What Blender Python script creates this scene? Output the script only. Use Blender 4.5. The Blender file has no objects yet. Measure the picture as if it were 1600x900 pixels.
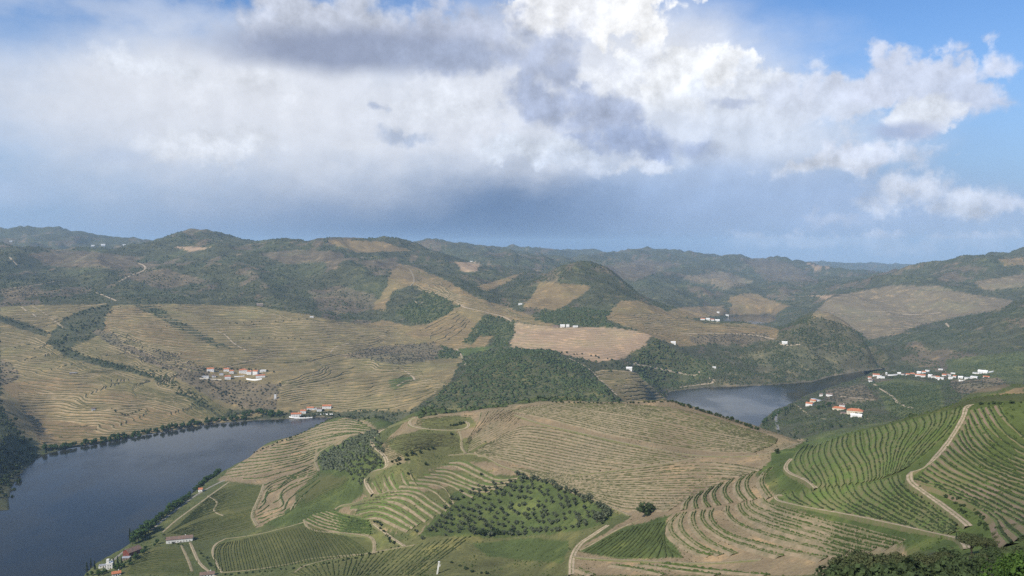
import bpy, math, random
import numpy as np
random.seed(7)
rng = np.random.default_rng(11)
S = bpy.context.scene
C = S.collection
R = math.radians

# ------------------------------------------------------------------ camera, sun, exposure
CAM_H = 380.0
F = 1250.0
TH = math.atan(65.0 / F)
cam = bpy.data.cameras.new('camera')
cam.lens = F / 1600 * 36
cam.sensor_width = 36
cam.clip_start = 1.0
cam.clip_end = 80000
camo = bpy.data.objects.new('camera', cam)
C.objects.link(camo)
camo.location = (0, 0, CAM_H)
camo.rotation_euler = (math.pi / 2 - TH, 0, 0)
S.camera = camo
S.view_settings.view_transform = 'Standard'
S.view_settings.look = 'None'
S.view_settings.gamma = 1
S.view_settings.use_curve_mapping = False
S.view_settings.exposure = 0.17
S.render.engine = 'CYCLES'
S.cycles.max_bounces = 5
S.cycles.diffuse_bounces = 2
S.cycles.glossy_bounces = 2
S.cycles.volume_bounces = 3
S.cycles.use_denoising = False
S.cycles.sampling_pattern = 'BLUE_NOISE'

SUN_EL, SUN_AZ = 42.0, 225.0          # azimuth clockwise from the view axis (+Y): behind and to the left
sx = math.sin(R(SUN_AZ)) * math.cos(R(SUN_EL))
sy = math.cos(R(SUN_AZ)) * math.cos(R(SUN_EL))
sz = math.sin(R(SUN_EL))
sun = bpy.data.lights.new('sun', 'SUN')
sun.energy = 4.7
sun.angle = R(0.5)
sun.color = (1.0, 0.93, 0.82)
suno = bpy.data.objects.new('sun', sun)
C.objects.link(suno)
from mathutils import Vector
suno.rotation_euler = Vector((sx, sy, sz)).to_track_quat('Z', 'Y').to_euler()


def lin(c):
    return tuple(((v / 255 + .055) / 1.055) ** 2.4 if v > 10 else v / 255 / 12.92 for v in c)


# ------------------------------------------------------------------ world: Nishita sky and clouds in it
class NT:
    """small helper for node trees"""
    def __init__(s, tree):
        s.t = tree; s.n = tree.nodes; s.l = tree.links

    def add(s, typ, **kw):
        n = s.n.new(typ)
        for k, v in kw.items():
            if k.startswith('i_'):
                key = k[2:]
                key = int(key) if key.isdigit() else key
                s.set(n.inputs[key], v)
            else:
                setattr(n, k, v)
        return n

    def set(s, sock, v):
        if isinstance(v, bpy.types.NodeSocket):
            s.l.new(v, sock)
        else:
            sock.default_value = v

    def math(s, op, a, b=None, c=None, clamp=False):
        n = s.n.new('ShaderNodeMath'); n.operation = op; n.use_clamp = clamp
        s.set(n.inputs[0], a)
        if b is not None: s.set(n.inputs[1], b)
        if c is not None: s.set(n.inputs[2], c)
        return n.outputs[0]

    def vec(s, op, a, b=None, out=0):
        n = s.n.new('ShaderNodeVectorMath'); n.operation = op
        s.set(n.inputs[0], a)
        if b is not None: s.set(n.inputs[1], b)
        return n.outputs[out]

    def noise(s, v, scale, detail=4, rough=.55, out=0, dim='3D'):
        n = s.n.new('ShaderNodeTexNoise'); n.noise_dimensions = dim
        s.set(n.inputs['Vector'], v)
        n.inputs['Scale'].default_value = scale
        n.inputs['Detail'].default_value = detail
        n.inputs['Roughness'].default_value = rough
        return n.outputs[out]

    def ramp(s, x, a, b, c=0., d=1., smooth=True):
        n = s.n.new('ShaderNodeMapRange')
        if smooth: n.interpolation_type = 'SMOOTHSTEP'
        s.set(n.inputs[0], x)
        for i, v in enumerate((a, b, c, d)):
            s.set(n.inputs[i + 1], v)
        return n.outputs[0]

    def mix(s, f, a, b, blend='MIX'):
        n = s.n.new('ShaderNodeMix'); n.data_type = 'RGBA'; n.blend_type = blend
        s.set(n.inputs[0], f); s.set(n.inputs[6], a); s.set(n.inputs[7], b)
        return n.outputs[2]


SKY_STR = 0.1
W = bpy.data.worlds.new('World')
S.world = W
W.use_nodes = True
w = NT(W.node_tree)
for n in list(w.n): w.n.remove(n)
sky = w.add('ShaderNodeTexSky', sky_type='NISHITA', sun_disc=False, sun_elevation=R(SUN_EL), sun_rotation=R(SUN_AZ))
sky.altitude = 300; sky.air_density = 1.0; sky.dust_density = 0.6; sky.ozone_density = 2.0
tc = w.add('ShaderNodeTexCoord')
D = tc.outputs['Generated']
sp = w.add('ShaderNodeSeparateXYZ', i_0=D)
az = w.math('ARCTAN2', sp.outputs[0], sp.outputs[1])
el = w.math('ARCSINE', sp.outputs[2])
P0 = w.add('ShaderNodeCombineXYZ', i_0=az, i_1=el).outputs[0]
nA = w.noise(D, 4.0, 4, .55, out=1)
nB = w.noise(D, 22.0, 5, .62, out=1)
wa = w.vec('MULTIPLY', w.vec('SUBTRACT', nA, (.5, .5, .5)), (.10, .05, 0))
wb = w.vec('MULTIPLY', w.vec('SUBTRACT', nB, (.5, .5, .5)), (.075, .06, 0))
PS = w.vec('ADD', P0, wa)                              # gently warped direction, for veils
PC = w.vec('ADD', w.vec('ADD', P0, w.vec('MULTIPLY', wa, (.5, .5, 0))), wb)   # strongly warped, for heaped clouds


def billow(v):
    n = w.s_vor(v)
    return w.math('SUBTRACT', .85, n)


def s_vor(v, scale=15.0):
    n = w.add('ShaderNodeTexVoronoi', voronoi_dimensions='3D', feature='F1')
    w.set(n.inputs['Vector'], v)
    n.inputs['Scale'].default_value = scale; n.inputs['Detail'].default_value = 2; n.inputs['Roughness'].default_value = .5
    n.inputs['Lacunarity'].default_value = 2.3
    return n.outputs['Distance']


w.s_vor = s_vor
Dw = w.vec('ADD', D, w.vec('MULTIPLY', w.vec('SUBTRACT', nB, (.5, .5, .5)), (.05, .05, .05)))
n_bil = billow(Dw)
n_fbm = w.noise(D, 24.0, 7, .64)
n_edge = w.math('ADD', w.math('MULTIPLY', n_bil, .55), w.math('MULTIPLY', n_fbm, .6))
# relief: cloud density here against density a little towards the sun
D2 = w.vec('ADD', D, (-.012, 0, .014))
n_rel = w.math('SUBTRACT', n_fbm, w.noise(D2, 24.0, 5, .64))
n_soft = w.noise(w.vec('MULTIPLY', D, (1, 1, 1.8)), 7.0, 8, .6)


def sky_dir(px, py):
    x = (px - 800) / F; y = -(py - 450) / F
    v = np.array([x, math.cos(TH) + y * math.sin(TH), -math.sin(TH) + y * math.cos(TH)])
    v /= np.linalg.norm(v)
    return math.atan2(v[0], v[1]), math.asin(v[2])


col = w.vec('MULTIPLY', sky.outputs[0], (.70, .97, 1.28))
K = .9 / SKY_STR
# pale air low over the whole horizon, all round
veil = w.ramp(el, -.02, .30, .9, 0.0)
col = w.mix(veil, col, tuple(c * K for c in lin((154, 182, 219))) + (1,))
# broken cloud all round, thinned where the photograph's own clouds stand
gen = w.math('MULTIPLY', w.ramp(w.noise(w.vec('MULTIPLY', D, (1, 1, 2.2)), 2.6, 8, .6), .5, .68), w.ramp(w.math('ABSOLUTE', az), .75, 1.1))
gen = w.math('MULTIPLY', gen, w.ramp(el, -.02, .12))
col = w.mix(gen, col, tuple(c * K for c in lin((214, 220, 232))) + (1,))
# kind (v veil, h heap), cx, cy, rx, ry, sRGB, softness, edge noise, opacity, relief amount
CLOUDS = [
    ('v', 760, 330, 830, 190, (146, 167, 199), 1.3, .5, .95, .2),
    ('v', 840, 350, 520, 130, (106, 131, 168), 1.4, .6, 1., .25),
    ('v', 930, 385, 330, 80, (102, 127, 165), 1.3, .5, .9, .2),
    ('v', 1360, 372, 320, 60, (178, 196, 224), 1.4, .8, .9, .4),
    ('v', 1180, 330, 330, 90, (156, 179, 214), 1.3, .5, .8, .3),
    ('v', 390, 180, 560, 138, (212, 219, 232), 1.2, .7, 1., .5),
    ('v', 120, 0, 260, 26, (196, 208, 230), 1.4, 3.0, .6, .5),
    ('v', 420, 140, 330, 100, (226, 230, 239), 1.3, .6, .9, .4),
    ('v', 900, 140, 430, 150, (224, 229, 240), 1.0, .7, 1., .8),
    ('h', 975, 25, 110, 85, (250, 251, 253), .25, 1.2, 1., 1.),
    ('h', 880, 25, 110, 50, (244, 246, 251), .3, 1.2, 1., 1.),
    ('h', 1000, 150, 190, 90, (234, 238, 246), .6, 1.1, 1., 1.1),
    ('h', 1085, 140, 110, 82, (242, 245, 250), .25, 1.2, 1., 1.),
    ('h', 1190, 165, 130, 62, (228, 234, 245), .35, 1.2, 1., 1.),
    ('h', 1310, 160, 150, 62, (216, 224, 241), .42, 1.1, .95, .8),
    ('h', 1440, 132, 140, 66, (211, 219, 238), .4, 1.1, .95, .8),
    ('h', 1515, 148, 75, 42, (204, 215, 238), .9, 1.3, .75, .7),
    ('h', 1287, 97, 26, 19, (208, 220, 242), .8, 1.2, .9, .6),
    ('v', 1120, 225, 290, 70, (214, 223, 239), 1.1, .7, .9, 1.),
    ('v', 1130, 290, 250, 55, (164, 187, 222), 1.2, .5, .75, .6),
    ('h', 390, 130, 210, 60, (228, 232, 240), 1.2, 1.3, .5, 1.),
    ('h', 240, 100, 150, 34, (222, 228, 238), .9, 1.6, .7, .9),
    ('h', 700, 165, 200, 50, (226, 231, 240), 1.2, 1.3, .6, 1.),
    ('h', 330, 224, 130, 34, (222, 227, 236), .9, 1.2, .9, .9),
    ('v', 195, 246, 45, 13, (190, 203, 225), 1.2, 1.2, .6, .5),
    ('v', 555, 221, 42, 12, (222, 227, 237), .9, 1.2, .8, .6),
    ('h', 645, 216, 56, 17, (172, 187, 213), 1.1, 1.2, .75, .7),
    ('h', 603, 166, 26, 17, (174, 187, 213), 1.0, 1.2, .75, .5),
    ('h', 540, 38, 240, 70, (196, 203, 219), .7, 1.0, 1., 1.),
    ('h', 720, 55, 170, 58, (188, 196, 216), .7, 1.1, .97, 1.),
    ('v', 560, 76, 230, 40, (150, 161, 187), 1.0, .8, .97, .7),
    ('h', 720, 88, 150, 38, (166, 178, 204), 1.0, 1.0, .85, .8),
    ('h', 850, 75, 95, 54, (178, 188, 211), .9, 1.3, .9, 1.),
    ('h', 865, 112, 36, 28, (172, 183, 208), .9, 1.1, .85, .7),
    ('h', 836, 165, 84, 54, (170, 182, 209), .85, 1.3, .92, 1.),
    ('h', 938, 182, 94, 52, (172, 184, 211), .85, 1.3, .92, 1.),
    ('h', 1000, 232, 160, 40, (158, 175, 210), .9, 1.0, .85, .9),
    ('h', 820, 238, 110, 30, (217, 225, 238), .6, 1.2, .92, 1.),
    ('h', 900, 252, 130, 22, (208, 218, 235), .8, 1.2, .85, 1.),
    ('h', 985, 264, 120, 18, (214, 222, 237), .8, 1.2, .85, 1.),
    ('h', 1425, 180, 78, 34, (224, 230, 241), .5, 1.1, .95, 1.),
    ('v', 1428, 197, 52, 15, (172, 185, 215), 1.1, .8, .85, .5),
    ('h', 1140, 157, 46, 12, (180, 191, 216), 1.0, 1.2, .75, .5),
    ('h', 1340, 245, 140, 32, (216, 223, 239), .7, 1.3, .9, 1.),
    ('h', 1270, 256, 90, 28, (218, 225, 239), .7, 1.2, .9, 1.),
    ('v', 1390, 318, 190, 40, (168, 190, 224), 1.1, .7, .85, .5),
    ('h', 1430, 296, 110, 42, (214, 221, 236), .95, 1.2, .92, 1.),
    ('h', 1520, 312, 85, 38, (212, 220, 236), .95, 1.2, .92, 1.),
    ('h', 1575, 322, 45, 18, (208, 217, 236), .8, 1.2, .85, .9),
    ('h', 1310, 342, 40, 14, (194, 206, 230), 1.0, 1.2, .65, .6),
    ('h', 1180, 374, 90, 18, (190, 202, 226), 1.0, 1.4, .75, .8),
    ('h', 1275, 380, 110, 20, (200, 208, 228), .9, 1.4, .85, .9),
    ('h', 1375, 376, 100, 18, (198, 208, 230), 1.0, 1.4, .75, .8),
    ('h', 1460, 382, 130, 20, (202, 210, 230), .9, 1.4, .85, .9),
    ('h', 1560, 380, 90, 20, (200, 209, 230), 1.0, 1.4, .8, .8),
    ('v', 10, 300, 60, 24, (180, 198, 226), 1.4, 1.0, .6, .4),
]
for kd, cx, cy, rx, ry, rgb, soft, en, op, rel in CLOUDS:
    a, e = sky_dir(cx, cy)
    heap = kd == 'h'
    v = w.vec('MULTIPLY', w.vec('SUBTRACT', PC if heap else PS, (a, e, 0)), (F / rx, F / ry, 0))
    r = w.vec('LENGTH', v, out=1)
    nz = n_edge if heap else n_soft
    m = w.math('ADD', w.math('MULTIPLY_ADD', r, -1.0, 1.0), w.math('MULTIPLY_ADD', nz, en, -en * .5))
    m = w.ramp(m, -soft * .2, soft * .6, 0., op)
    cc = w.vec('MULTIPLY', tuple(c * K for c in lin(rgb)), w.math('MULTIPLY_ADD', n_rel, rel * (1.05 if heap else .5), 1.0))
    col = w.mix(m, col, cc)
bg = w.add('ShaderNodeBackground', i_0=col, i_1=SKY_STR)
wo = w.add('ShaderNodeOutputWorld', i_0=bg.outputs[0])
W.cycles.sampling_method = 'MANUAL'
W.cycles.sample_map_resolution = 512

# ------------------------------------------------------------------ picture ray <-> place
def ray(px, py):
    """pixel of the 1600x900 photograph -> (X/Y, slope dz/dY) of the sight line"""
    x = (np.asarray(px, float) - 800) / F
    y = -(np.asarray(py, float) - 450) / F
    dy = math.cos(TH) + y * math.sin(TH)
    dz = -math.sin(TH) + y * math.cos(TH)
    return x / dy, dz / dy


def to_px(X, Y, Z):
    d = Y * math.cos(TH) - (Z - CAM_H) * math.sin(TH)
    u = Y * math.sin(TH) + (Z - CAM_H) * math.cos(TH)
    return 800 + F * X / d, 450 - F * u / d


# ------------------------------------------------------------------ noise
_perm = rng.permutation(512)
_gr = rng.uniform(0, 2 * math.pi, 512)
_gx, _gy = np.cos(_gr), np.sin(_gr)


def perlin(x, y):
    xi = np.floor(x).astype(np.int64); yi = np.floor(y).astype(np.int64)
    xf = x - xi; yf = y - yi
    u = xf * xf * xf * (xf * (xf * 6 - 15) + 10); v = yf * yf * yf * (yf * (yf * 6 - 15) + 10)

    def g(ix, iy, dx, dy):
        h = _perm[(_perm[ix & 511] + iy) & 511]
        return _gx[h] * dx + _gy[h] * dy
    a = g(xi, yi, xf, yf); b = g(xi + 1, yi, xf - 1, yf)
    c = g(xi, yi + 1, xf, yf - 1); d = g(xi + 1, yi + 1, xf - 1, yf - 1)
    return ((a + u * (b - a)) + v * ((c + u * (d - c)) - (a + u * (b - a)))) * 1.5


def sstep(x, a, b):
    t = np.clip((x - a) / (b - a), 0, 1)
    return t * t * (3 - 2 * t)


# ------------------------------------------------------------------ terrain: heights known along sight lines
VIS = [  # (px, py, Y): this point of the photograph lies Y metres ahead
 # hillside of green terraces
 (1517,633,500),(1560,632,490),(1600,630,480),(1700,640,470),(1400,665,560),(1330,680,630),(1440,740,400),(1600,700,420),(1600,800,300),(1520,820,310),
 (1400,830,370),(1350,800,430),(1300,740,500),(1350,700,530),(1400,760,425),(1300,790,470),(1240,780,520),(1220,740,600),(1250,705,690),(1240,690,760),(1470,700,450),(1700,780,320),(1505,848,288),
 # swale and lower terraces
 (1150,720,690),(1150,780,580),(1120,757,645),(1060,790,590),(1100,850,510),(1200,850,475),(1300,860,425),(1000,860,540),(900,880,565),(1100,895,475),(900,899,545),(1200,800,540),
 # spur in the middle
 (1000,795,640),(1000,740,705),(900,740,770),(1000,690,790),(900,690,890),(1100,690,790),(1150,662,850),(1050,629,950),(950,631,990),(860,628,1010),(800,636,1010),(760,641,1010),(700,648,1010),
 (640,652,1030),(620,680,1000),(590,720,950),(575,760,905),(700,700,920),(800,700,905),(800,740,845),(800,790,780),(700,800,790),(700,750,855),(650,840,755),(800,840,725),(900,800,690),(950,830,615),(1200,678,800),
 (850,880,620),(700,890,660),(600,860,760),(500,890,740),(600,897,700),
 # lower spur by the river
 (545,655,1480),(565,662,1440),(430,690,1400),(480,700,1330),(540,700,1250),(440,760,1150),(400,800,1080),(350,790,1130),(300,840,1010),(250,870,940),(430,850,930),(480,820,960),(520,760,1040),(560,800,920),(350,890,890),(200,890,900),
 (600,660,1300),(580,656,1370),(570,690,1150),(500,740,1150),
 # far shore, hill of trees
 (850,632,1650),(750,625,1690),(820,560,2000),(700,632,1680),(620,642,1710),(560,642,1780),(500,642,1810),(450,650,1765),(900,600,1780),(950,622,1680),(1020,612,1960),(1035,622,1930),(1005,600,1930),(970,590,1950),(980,575,2100),(1030,540,2350),(1045,590,2060),
 # slopes across the left river
 (100,680,1640),(250,650,1720),(330,640,1790),(400,635,1830),(150,640,1740),(100,600,1900),(200,600,1920),(300,610,1880),(365,590,2000),(365,560,2180),(200,550,2200),(50,550,2150),(50,500,2500),(200,490,2600),(350,480,2750),
 (500,500,2650),(450,540,2400),(300,540,2300),(550,530,2550),(600,600,1960),(500,590,2050),(590,565,2200),(660,590,1950),(640,540,2450),(700,560,2300),(740,548,2350),(-200,600,1800),(-200,480,2600),(430,600,1950),
 (10,640,1640),(5,700,1350),(-80,700,1330),(-200,700,1300),(20,660,1560),(60,645,1740),
 # hills above
 (0,385,4200),(100,400,4000),(100,440,3300),(0,470,2750),(100,472,2800),(230,440,3300),(230,400,4000),(310,364,5000),(240,379,5000),(370,376,4900),(430,379,4500),(540,372,4500),(480,430,3500),(400,470,2950),(560,480,3000),(560,430,3450),
 (630,382,4700),(640,415,3700),(600,500,2800),(680,470,3000),(660,440,3350),(720,460,3000),(760,500,2700),(800,490,2800),(830,510,2550),(820,540,2300),(900,560,2130),(900,520,2400),(980,530,2350),(890,505,2550),(1000,510,2550),(880,470,2900),
 (905,408,3400),(850,424,3450),(960,430,3350),(790,442,3450),(1000,470,3000),(1100,500,2820),(750,430,3900),(690,377,6500),(650,380,6400),(735,385,6500),(740,412,4900),(800,400,5600),(830,388,9000),(860,400,8000),(780,388,8800),
 (75,357,7500),(0,364,7000),(150,371,7000),(210,381,6500),(-150,372,7500),(-300,380,7000),(-300,400,4000),
 # right half: valley, cone hill, far mountains
 (1200,517,2750),(1160,505,2900),(1278,487,2680),(1245,503,2670),(1310,497,2690),(1335,513,2660),(1220,516,2640),(1230,540,2450),(1340,545,2480),(1370,555,2480),(1130,590,2200),(1100,560,2350),(1200,585,2290),(1280,560,2420),(1380,568,2480),
 (1050,405,7500),(1085,390,8500),(980,393,8500),(920,397,8000),(1000,430,5500),(1080,450,5000),(1180,470,4600),(1150,490,4280),(1090,490,4000),(1040,482,3300),(1200,430,6500),(1250,410,7500),(1310,424,7000),(1370,431,6500),(1250,455,5000),(1220,480,4400),
 (1230,487,4200),(1300,462,4300),(1400,440,4300),(1500,411,4500),(1580,399,4500),(1700,396,4500),(1850,410,4400),(1350,450,4250),(1300,490,3800),(1400,480,3800),(1500,450,4000),(1600,440,4000),(1380,520,3200),(1330,520,3250),(1500,500,3400),(1600,478,2800),(1560,490,2800),
 (1500,520,2800),(1430,530,2800),(1400,563,2550),(1500,560,2450),(1600,540,2350),(1600,590,1950),(1750,560,2000),(1450,590,2100),(1530,584,2050),(1375,592,2150),(1420,615,1850),(1500,620,1650),(1400,648,1500),(1330,645,1680),(1270,640,1760),(1240,665,1600),(1300,668,1480),(1212,672,1600),
 (1580,612,1000),(1500,628,900),(1660,612,950),(1340,412,14000),(1430,414,14000),(1250,409,14000),(1600,420,14000),
]
HID = [  # (px, Y, Z): ground no sight line reaches
 (-500,60,340),(-100,60,342),(400,60,344),(800,60,344),(1100,60,343),(1400,60,342),(1600,60,342),(2000,60,344),(1500,90,333),(1650,90,334),
 (-400,150,285),(100,150,285),(500,150,285),(900,150,285),(1200,150,292),(1330,150,309),(1400,150,313),(1500,130,322),(1340,200,284),(1600,130,325),(1800,130,330),
 (0,300,215),(400,300,215),(800,300,222),(1150,300,235),(1300,260,262),(1420,230,284),(1500,200,298),(1600,210,300),(1700,220,305),
 (-400,1000,30),(-600,1300,40),(-700,1000,30),(-400,1500,70),(-600,1800,90),(-200,500,120),(200,500,110),(500,500,125),(800,450,165),(-300,800,20),(0,800,-3),
 (1400,800,150),(1400,1050,75),(1300,1050,85),(1250,1250,40),(1540,700,225),(1600,700,235),(1480,720,205),(1700,700,240),(1450,1250,70),(1600,1300,85),
 (860,1170,120),(950,1150,118),(1050,1120,110),(1150,1080,110),(700,1200,78),(640,1260,80),(1200,1250,30),(600,1560,10),(540,1640,8),
 (75,5500,335),(200,5600,310),(0,5400,350),(330,6200,380),(450,6000,350),(540,6000,330),(700,5300,270),(610,5600,300),
 (300,10000,300),(0,11000,300),(600,11000,280),(850,12000,240),(1100,12000,180),(1300,10000,20),(1500,7000,180),(1600,7000,200),(1750,7000,220),(1400,8000,60),
 (-300,20000,200),(300,20000,200),(800,22000,100),(1100,22000,-60),(1350,22000,-260),(1600,22000,-260),(2000,20000,-200),(0,36000,100),(800,36000,-100),(1200,36000,-500),(1600,36000,-700),(2000,36000,-700),(-300,36000,100),
 (-500,42,330),(0,42,330),(500,42,330),(900,42,332),(1300,42,330),(1600,42,330),(2000,42,332),
 (905,4100,215),(1000,4300,120),(850,4300,220),(1100,3600,50),(1130,3500,20),(1280,3100,5),(1240,3200,3),(1210,3500,0),(1190,3900,-2),(1290,2900,60),(1360,2800,8),
]
SHORE_FAR = [(15,797),(15,770),(28,745),(60,712),(110,700),(180,688),(250,675),(330,662),(400,657),(460,654),(500,652)]
SHORE_FAR2 = [(1045,612),(1100,606),(1200,602),(1270,597),(1300,588),(1350,580),(1385,576)]
SHORE_NEAR2 = [(1393,583),(1350,588),(1320,598),(1260,617),(1240,629),(1210,641),(1192,656),(1184,668)]
SHORE_NEAR = [(520,663),(470,680),(430,695),(395,712),(350,735),(325,752),(295,775),(245,808),(220,835),(195,855),(150,880),(125,905),(80,960)]


def shore(pts):
    o = []
    for px, py in pts:
        u, s = ray(px, py)
        y = -CAM_H / s
        o.append((u * y, y))
    return o


def hid_xy(pts):
    o = []
    for px, y in pts:
        u = (px - 800) / F
        o.append((u * y, y))
    return o


RIVER = ([(-1200, 900), (-1000, 1080)] + shore(SHORE_FAR) + hid_xy([(560,1730),(620,1640),(700,1595),(850,1520),(940,1480),(1000,1520),(1040,1640),(1044,1900)]) + shore(SHORE_FAR2)
         + [(1165, 2640), (1130, 3000), (1100, 3400), (1160, 3400), (1190, 3000), (1185, 2640)] + shore(SHORE_NEAR2)
         + hid_xy([(1150,1560),(1060,1400),(900,1390),(700,1395),(610,1480),(560,1600)]) + shore(SHORE_NEAR) + [(-500, 560), (-700, 300), (-1100, 500)])
POND = shore([(1128,505),(1160,508),(1200,505),(1215,498),(1200,491.5),(1165,492),(1140,494)])


def poly_sd(X, Y, poly):
    """signed distance, negative inside"""
    P = np.array(poly, float); Q = np.roll(P, -1, 0)
    d2 = np.full(X.shape, 1e18); ins = np.zeros(X.shape, bool)
    for (ax, ay), (bx, by) in zip(P, Q):
        ex, ey = bx - ax, by - ay
        t = np.clip(((X - ax) * ex + (Y - ay) * ey) / (ex * ex + ey * ey + 1e-9), 0, 1)
        d2 = np.minimum(d2, (X - ax - t * ex) ** 2 + (Y - ay - t * ey) ** 2)
        c = (ay > Y) != (by > Y)
        with np.errstate(divide='ignore', invalid='ignore'):
            xs = ax + (Y - ay) * ex / (ey if ey != 0 else 1e-9)
        ins ^= c & (X < xs)
    d = np.sqrt(d2)
    return np.where(ins, -d, d)


def inpoly(x, y, poly):
    P = np.array(poly, float); Q = np.roll(P, -1, 0)
    ins = np.zeros(x.shape, bool)
    for (ax, ay), (bx, by) in zip(P, Q):
        if ay == by: continue
        c = (ay > y) != (by > y)
        ins ^= c & (x < ax + (y - ay) * (bx - ax) / (by - ay))
    return ins


KW = 0.55
ctrl = []
for px, py, y in VIS:
    u, s = ray(px, py)
    ctrl.append((u, KW * math.log(y), CAM_H + s * y, y))
for px, y, z in HID:
    ctrl.append(((px - 800) / F, KW * math.log(y), z, y))
for pts in (SHORE_FAR, SHORE_FAR2, SHORE_NEAR2, SHORE_NEAR):
    for x, y in shore(pts)[::2]:
        ctrl.append((x / y, KW * math.log(y), 1.0, y))
for x, y in hid_xy([(800,1470),(650,1520),(950,1430),(1070,1640),(1100,1850),(300,1350),(150,1250),(400,1560)]) + shore([(1200,620),(1130,625)]):
    ctrl.append((x / y, KW * math.log(y), -4.0, y))
ctrl = np.array(ctrl)
c0 = 0.035
A2 = ctrl[:, :2]
d = np.sqrt(((A2[:, None] - A2[None]) ** 2).sum(-1) + c0 * c0)
n = len(ctrl)
M = np.zeros((n + 3, n + 3))
M[:n, :n] = -d + np.eye(n) * 2e-4
M[:n, n] = 1; M[:n, n + 1:] = A2; M[n, :n] = 1; M[n + 1:, :n] = A2.T
wts = np.linalg.solve(M, np.concatenate([ctrl[:, 2], np.zeros(3)]))

NU, NV = 720, 830
U = np.linspace(-0.86, 0.86, NU)
LY = np.concatenate([np.linspace(math.log(45), math.log(380), 100, endpoint=False), np.linspace(math.log(380), math.log(5200), 620, endpoint=False), np.linspace(math.log(5200), math.log(24000), NV - 720)])
YR = np.exp(LY)
# coarse evaluation then linear refinement
cu = np.linspace(U[0], U[-1], 300); cl = np.linspace(LY[0], LY[-1], 520)
G = np.zeros((520, 300))
for j0 in range(0, 520, 40):
    uu, ll = np.meshgrid(cu, KW * cl[j0:j0 + 40])
    q = np.stack([uu.ravel(), ll.ravel()], 1)
    dd = np.sqrt((q[:, None, 0] - A2[None, :, 0]) ** 2 + (q[:, None, 1] - A2[None, :, 1]) ** 2 + c0 * c0)
    G[j0:j0 + 40] = (-(dd @ wts[:n]) + wts[n] + q @ wts[n + 1:]).reshape(-1, 300)


def bil(G, gu, gl, u, l):
    fu = np.clip((u - gu[0]) / (gu[1] - gu[0]), 0, len(gu) - 1.0001); fl = np.clip((l - gl[0]) / (gl[1] - gl[0]), 0, len(gl) - 1.0001)
    i = fu.astype(int); j = fl.astype(int); a = fu - i; b = fl - j
    return (G[j, i] * (1 - a) + G[j, i + 1] * a) * (1 - b) + (G[j + 1, i] * (1 - a) + G[j + 1, i + 1] * a) * b


UU, LL = np.meshgrid(U, LY)
YY = np.exp(LL); XX = UU * YY
Z = bil(G, cu, cl, UU, LL)
sd = np.minimum(poly_sd(XX, YY, RIVER), poly_sd(XX, YY, POND))
# relief: gullies and bumps, more of it on the wild far hills
land = sstep(sd, 5, 160)
far = sstep(YY, 1500, 3400)
ridge = lambda x, y: 1 - np.abs(perlin(x, y)) * 2
zn = far * (ridge(XX / 560 + .3, YY / 900) * 40 - 26 + ridge(XX / 210, YY / 330 + 7) * 19 - 10 + ridge(XX / 90, YY / 120) * 5) * np.clip(YY / 4500, .45, 1.1)
zn += sstep(YY, 900, 1700) * (1 - .5 * far) * (perlin(XX / 150, YY / 190) * 11 + perlin(XX / 60, YY / 75) * 3.0)
zn += perlin(XX / 45 + 9, YY / 45) * .9 + perlin(XX / 17, YY / 17 + 3) * .25
zn += sstep(YY, 5000, 8000) * (ridge(XX / 1500, YY / 2200) * 55 + ridge(XX / 480 + 4, YY / 900) * 16 - 48)
ZN = zn * land
Z = Z + ZN
Z = np.where(sd < 0, -1.5 - np.minimum(-sd * .2, 6), np.where(YY > 9000, Z, np.maximum(Z, 0)) * sstep(sd, 0, 45) + .5 + np.minimum(sd, 8) * .2)
Z = np.where((sd > 60) & (YY < 9000), np.maximum(Z, 2.0), Z)
SL = (Z - CAM_H) / YY
RUN = np.maximum.accumulate(SL, 0)
VISIBLE = SL >= RUN - 0.004


def height(X, Y):
    u = X / Y; l = np.log(Y)
    fu = np.clip((u - U[0]) / (U[1] - U[0]), 0, NU - 1.0001); i = fu.astype(int); a = fu - i
    fl = np.interp(l, LY, np.arange(NV)); j = np.clip(fl.astype(int), 0, NV - 2)
    b = (np.exp(l) - YR[j]) / (YR[j + 1] - YR[j])
    return (Z[j, i] * (1 - a) + Z[j, i + 1] * a) * (1 - b) + (Z[j + 1, i] * (1 - a) + Z[j + 1, i + 1] * a) * b


def hit(px, py, lift=0.0):
    """where sight lines first meet the ground: arrays X, Y, Z (NaN past the skyline)"""
    px = np.atleast_1d(np.asarray(px, float)); py = np.atleast_1d(np.asarray(py, float))
    u, s = ray(px, py)
    ox = np.full(px.shape, np.nan); oy = ox.copy()
    for a in range(0, len(px), 20000):
        uu, ss = u[a:a + 20000], s[a:a + 20000]
        fu = np.clip((uu - U[0]) / (U[1] - U[0]), 0, NU - 1.0001); i = fu.astype(int); t = fu - i
        T = SL[:, i] * (1 - t) + SL[:, i + 1] * t            # NV x n
        ok = T >= ss[None]
        j = ok.argmax(0); has = ok.any(0) & (j > 0)
        jj = np.clip(j, 1, NV - 1); k = np.arange(len(uu))
        y0, y1 = YR[jj - 1], YR[jj]
        z0 = T[jj - 1, k] * y0; z1 = T[jj, k] * y1
        # z0 + f (z1-z0) = ss (y0 + f (y1-y0))
        f = np.clip((ss * y0 - z0) / ((z1 - z0) - ss * (y1 - y0) + 1e-12), 0, 1)
        y = y0 + f * (y1 - y0)
        ox[a:a + 20000] = np.where(has, uu * y, np.nan); oy[a:a + 20000] = np.where(has, y, np.nan)
    return ox, oy, height(np.where(np.isnan(ox), 0, ox), np.where(np.isnan(oy), 500, oy))

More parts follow.
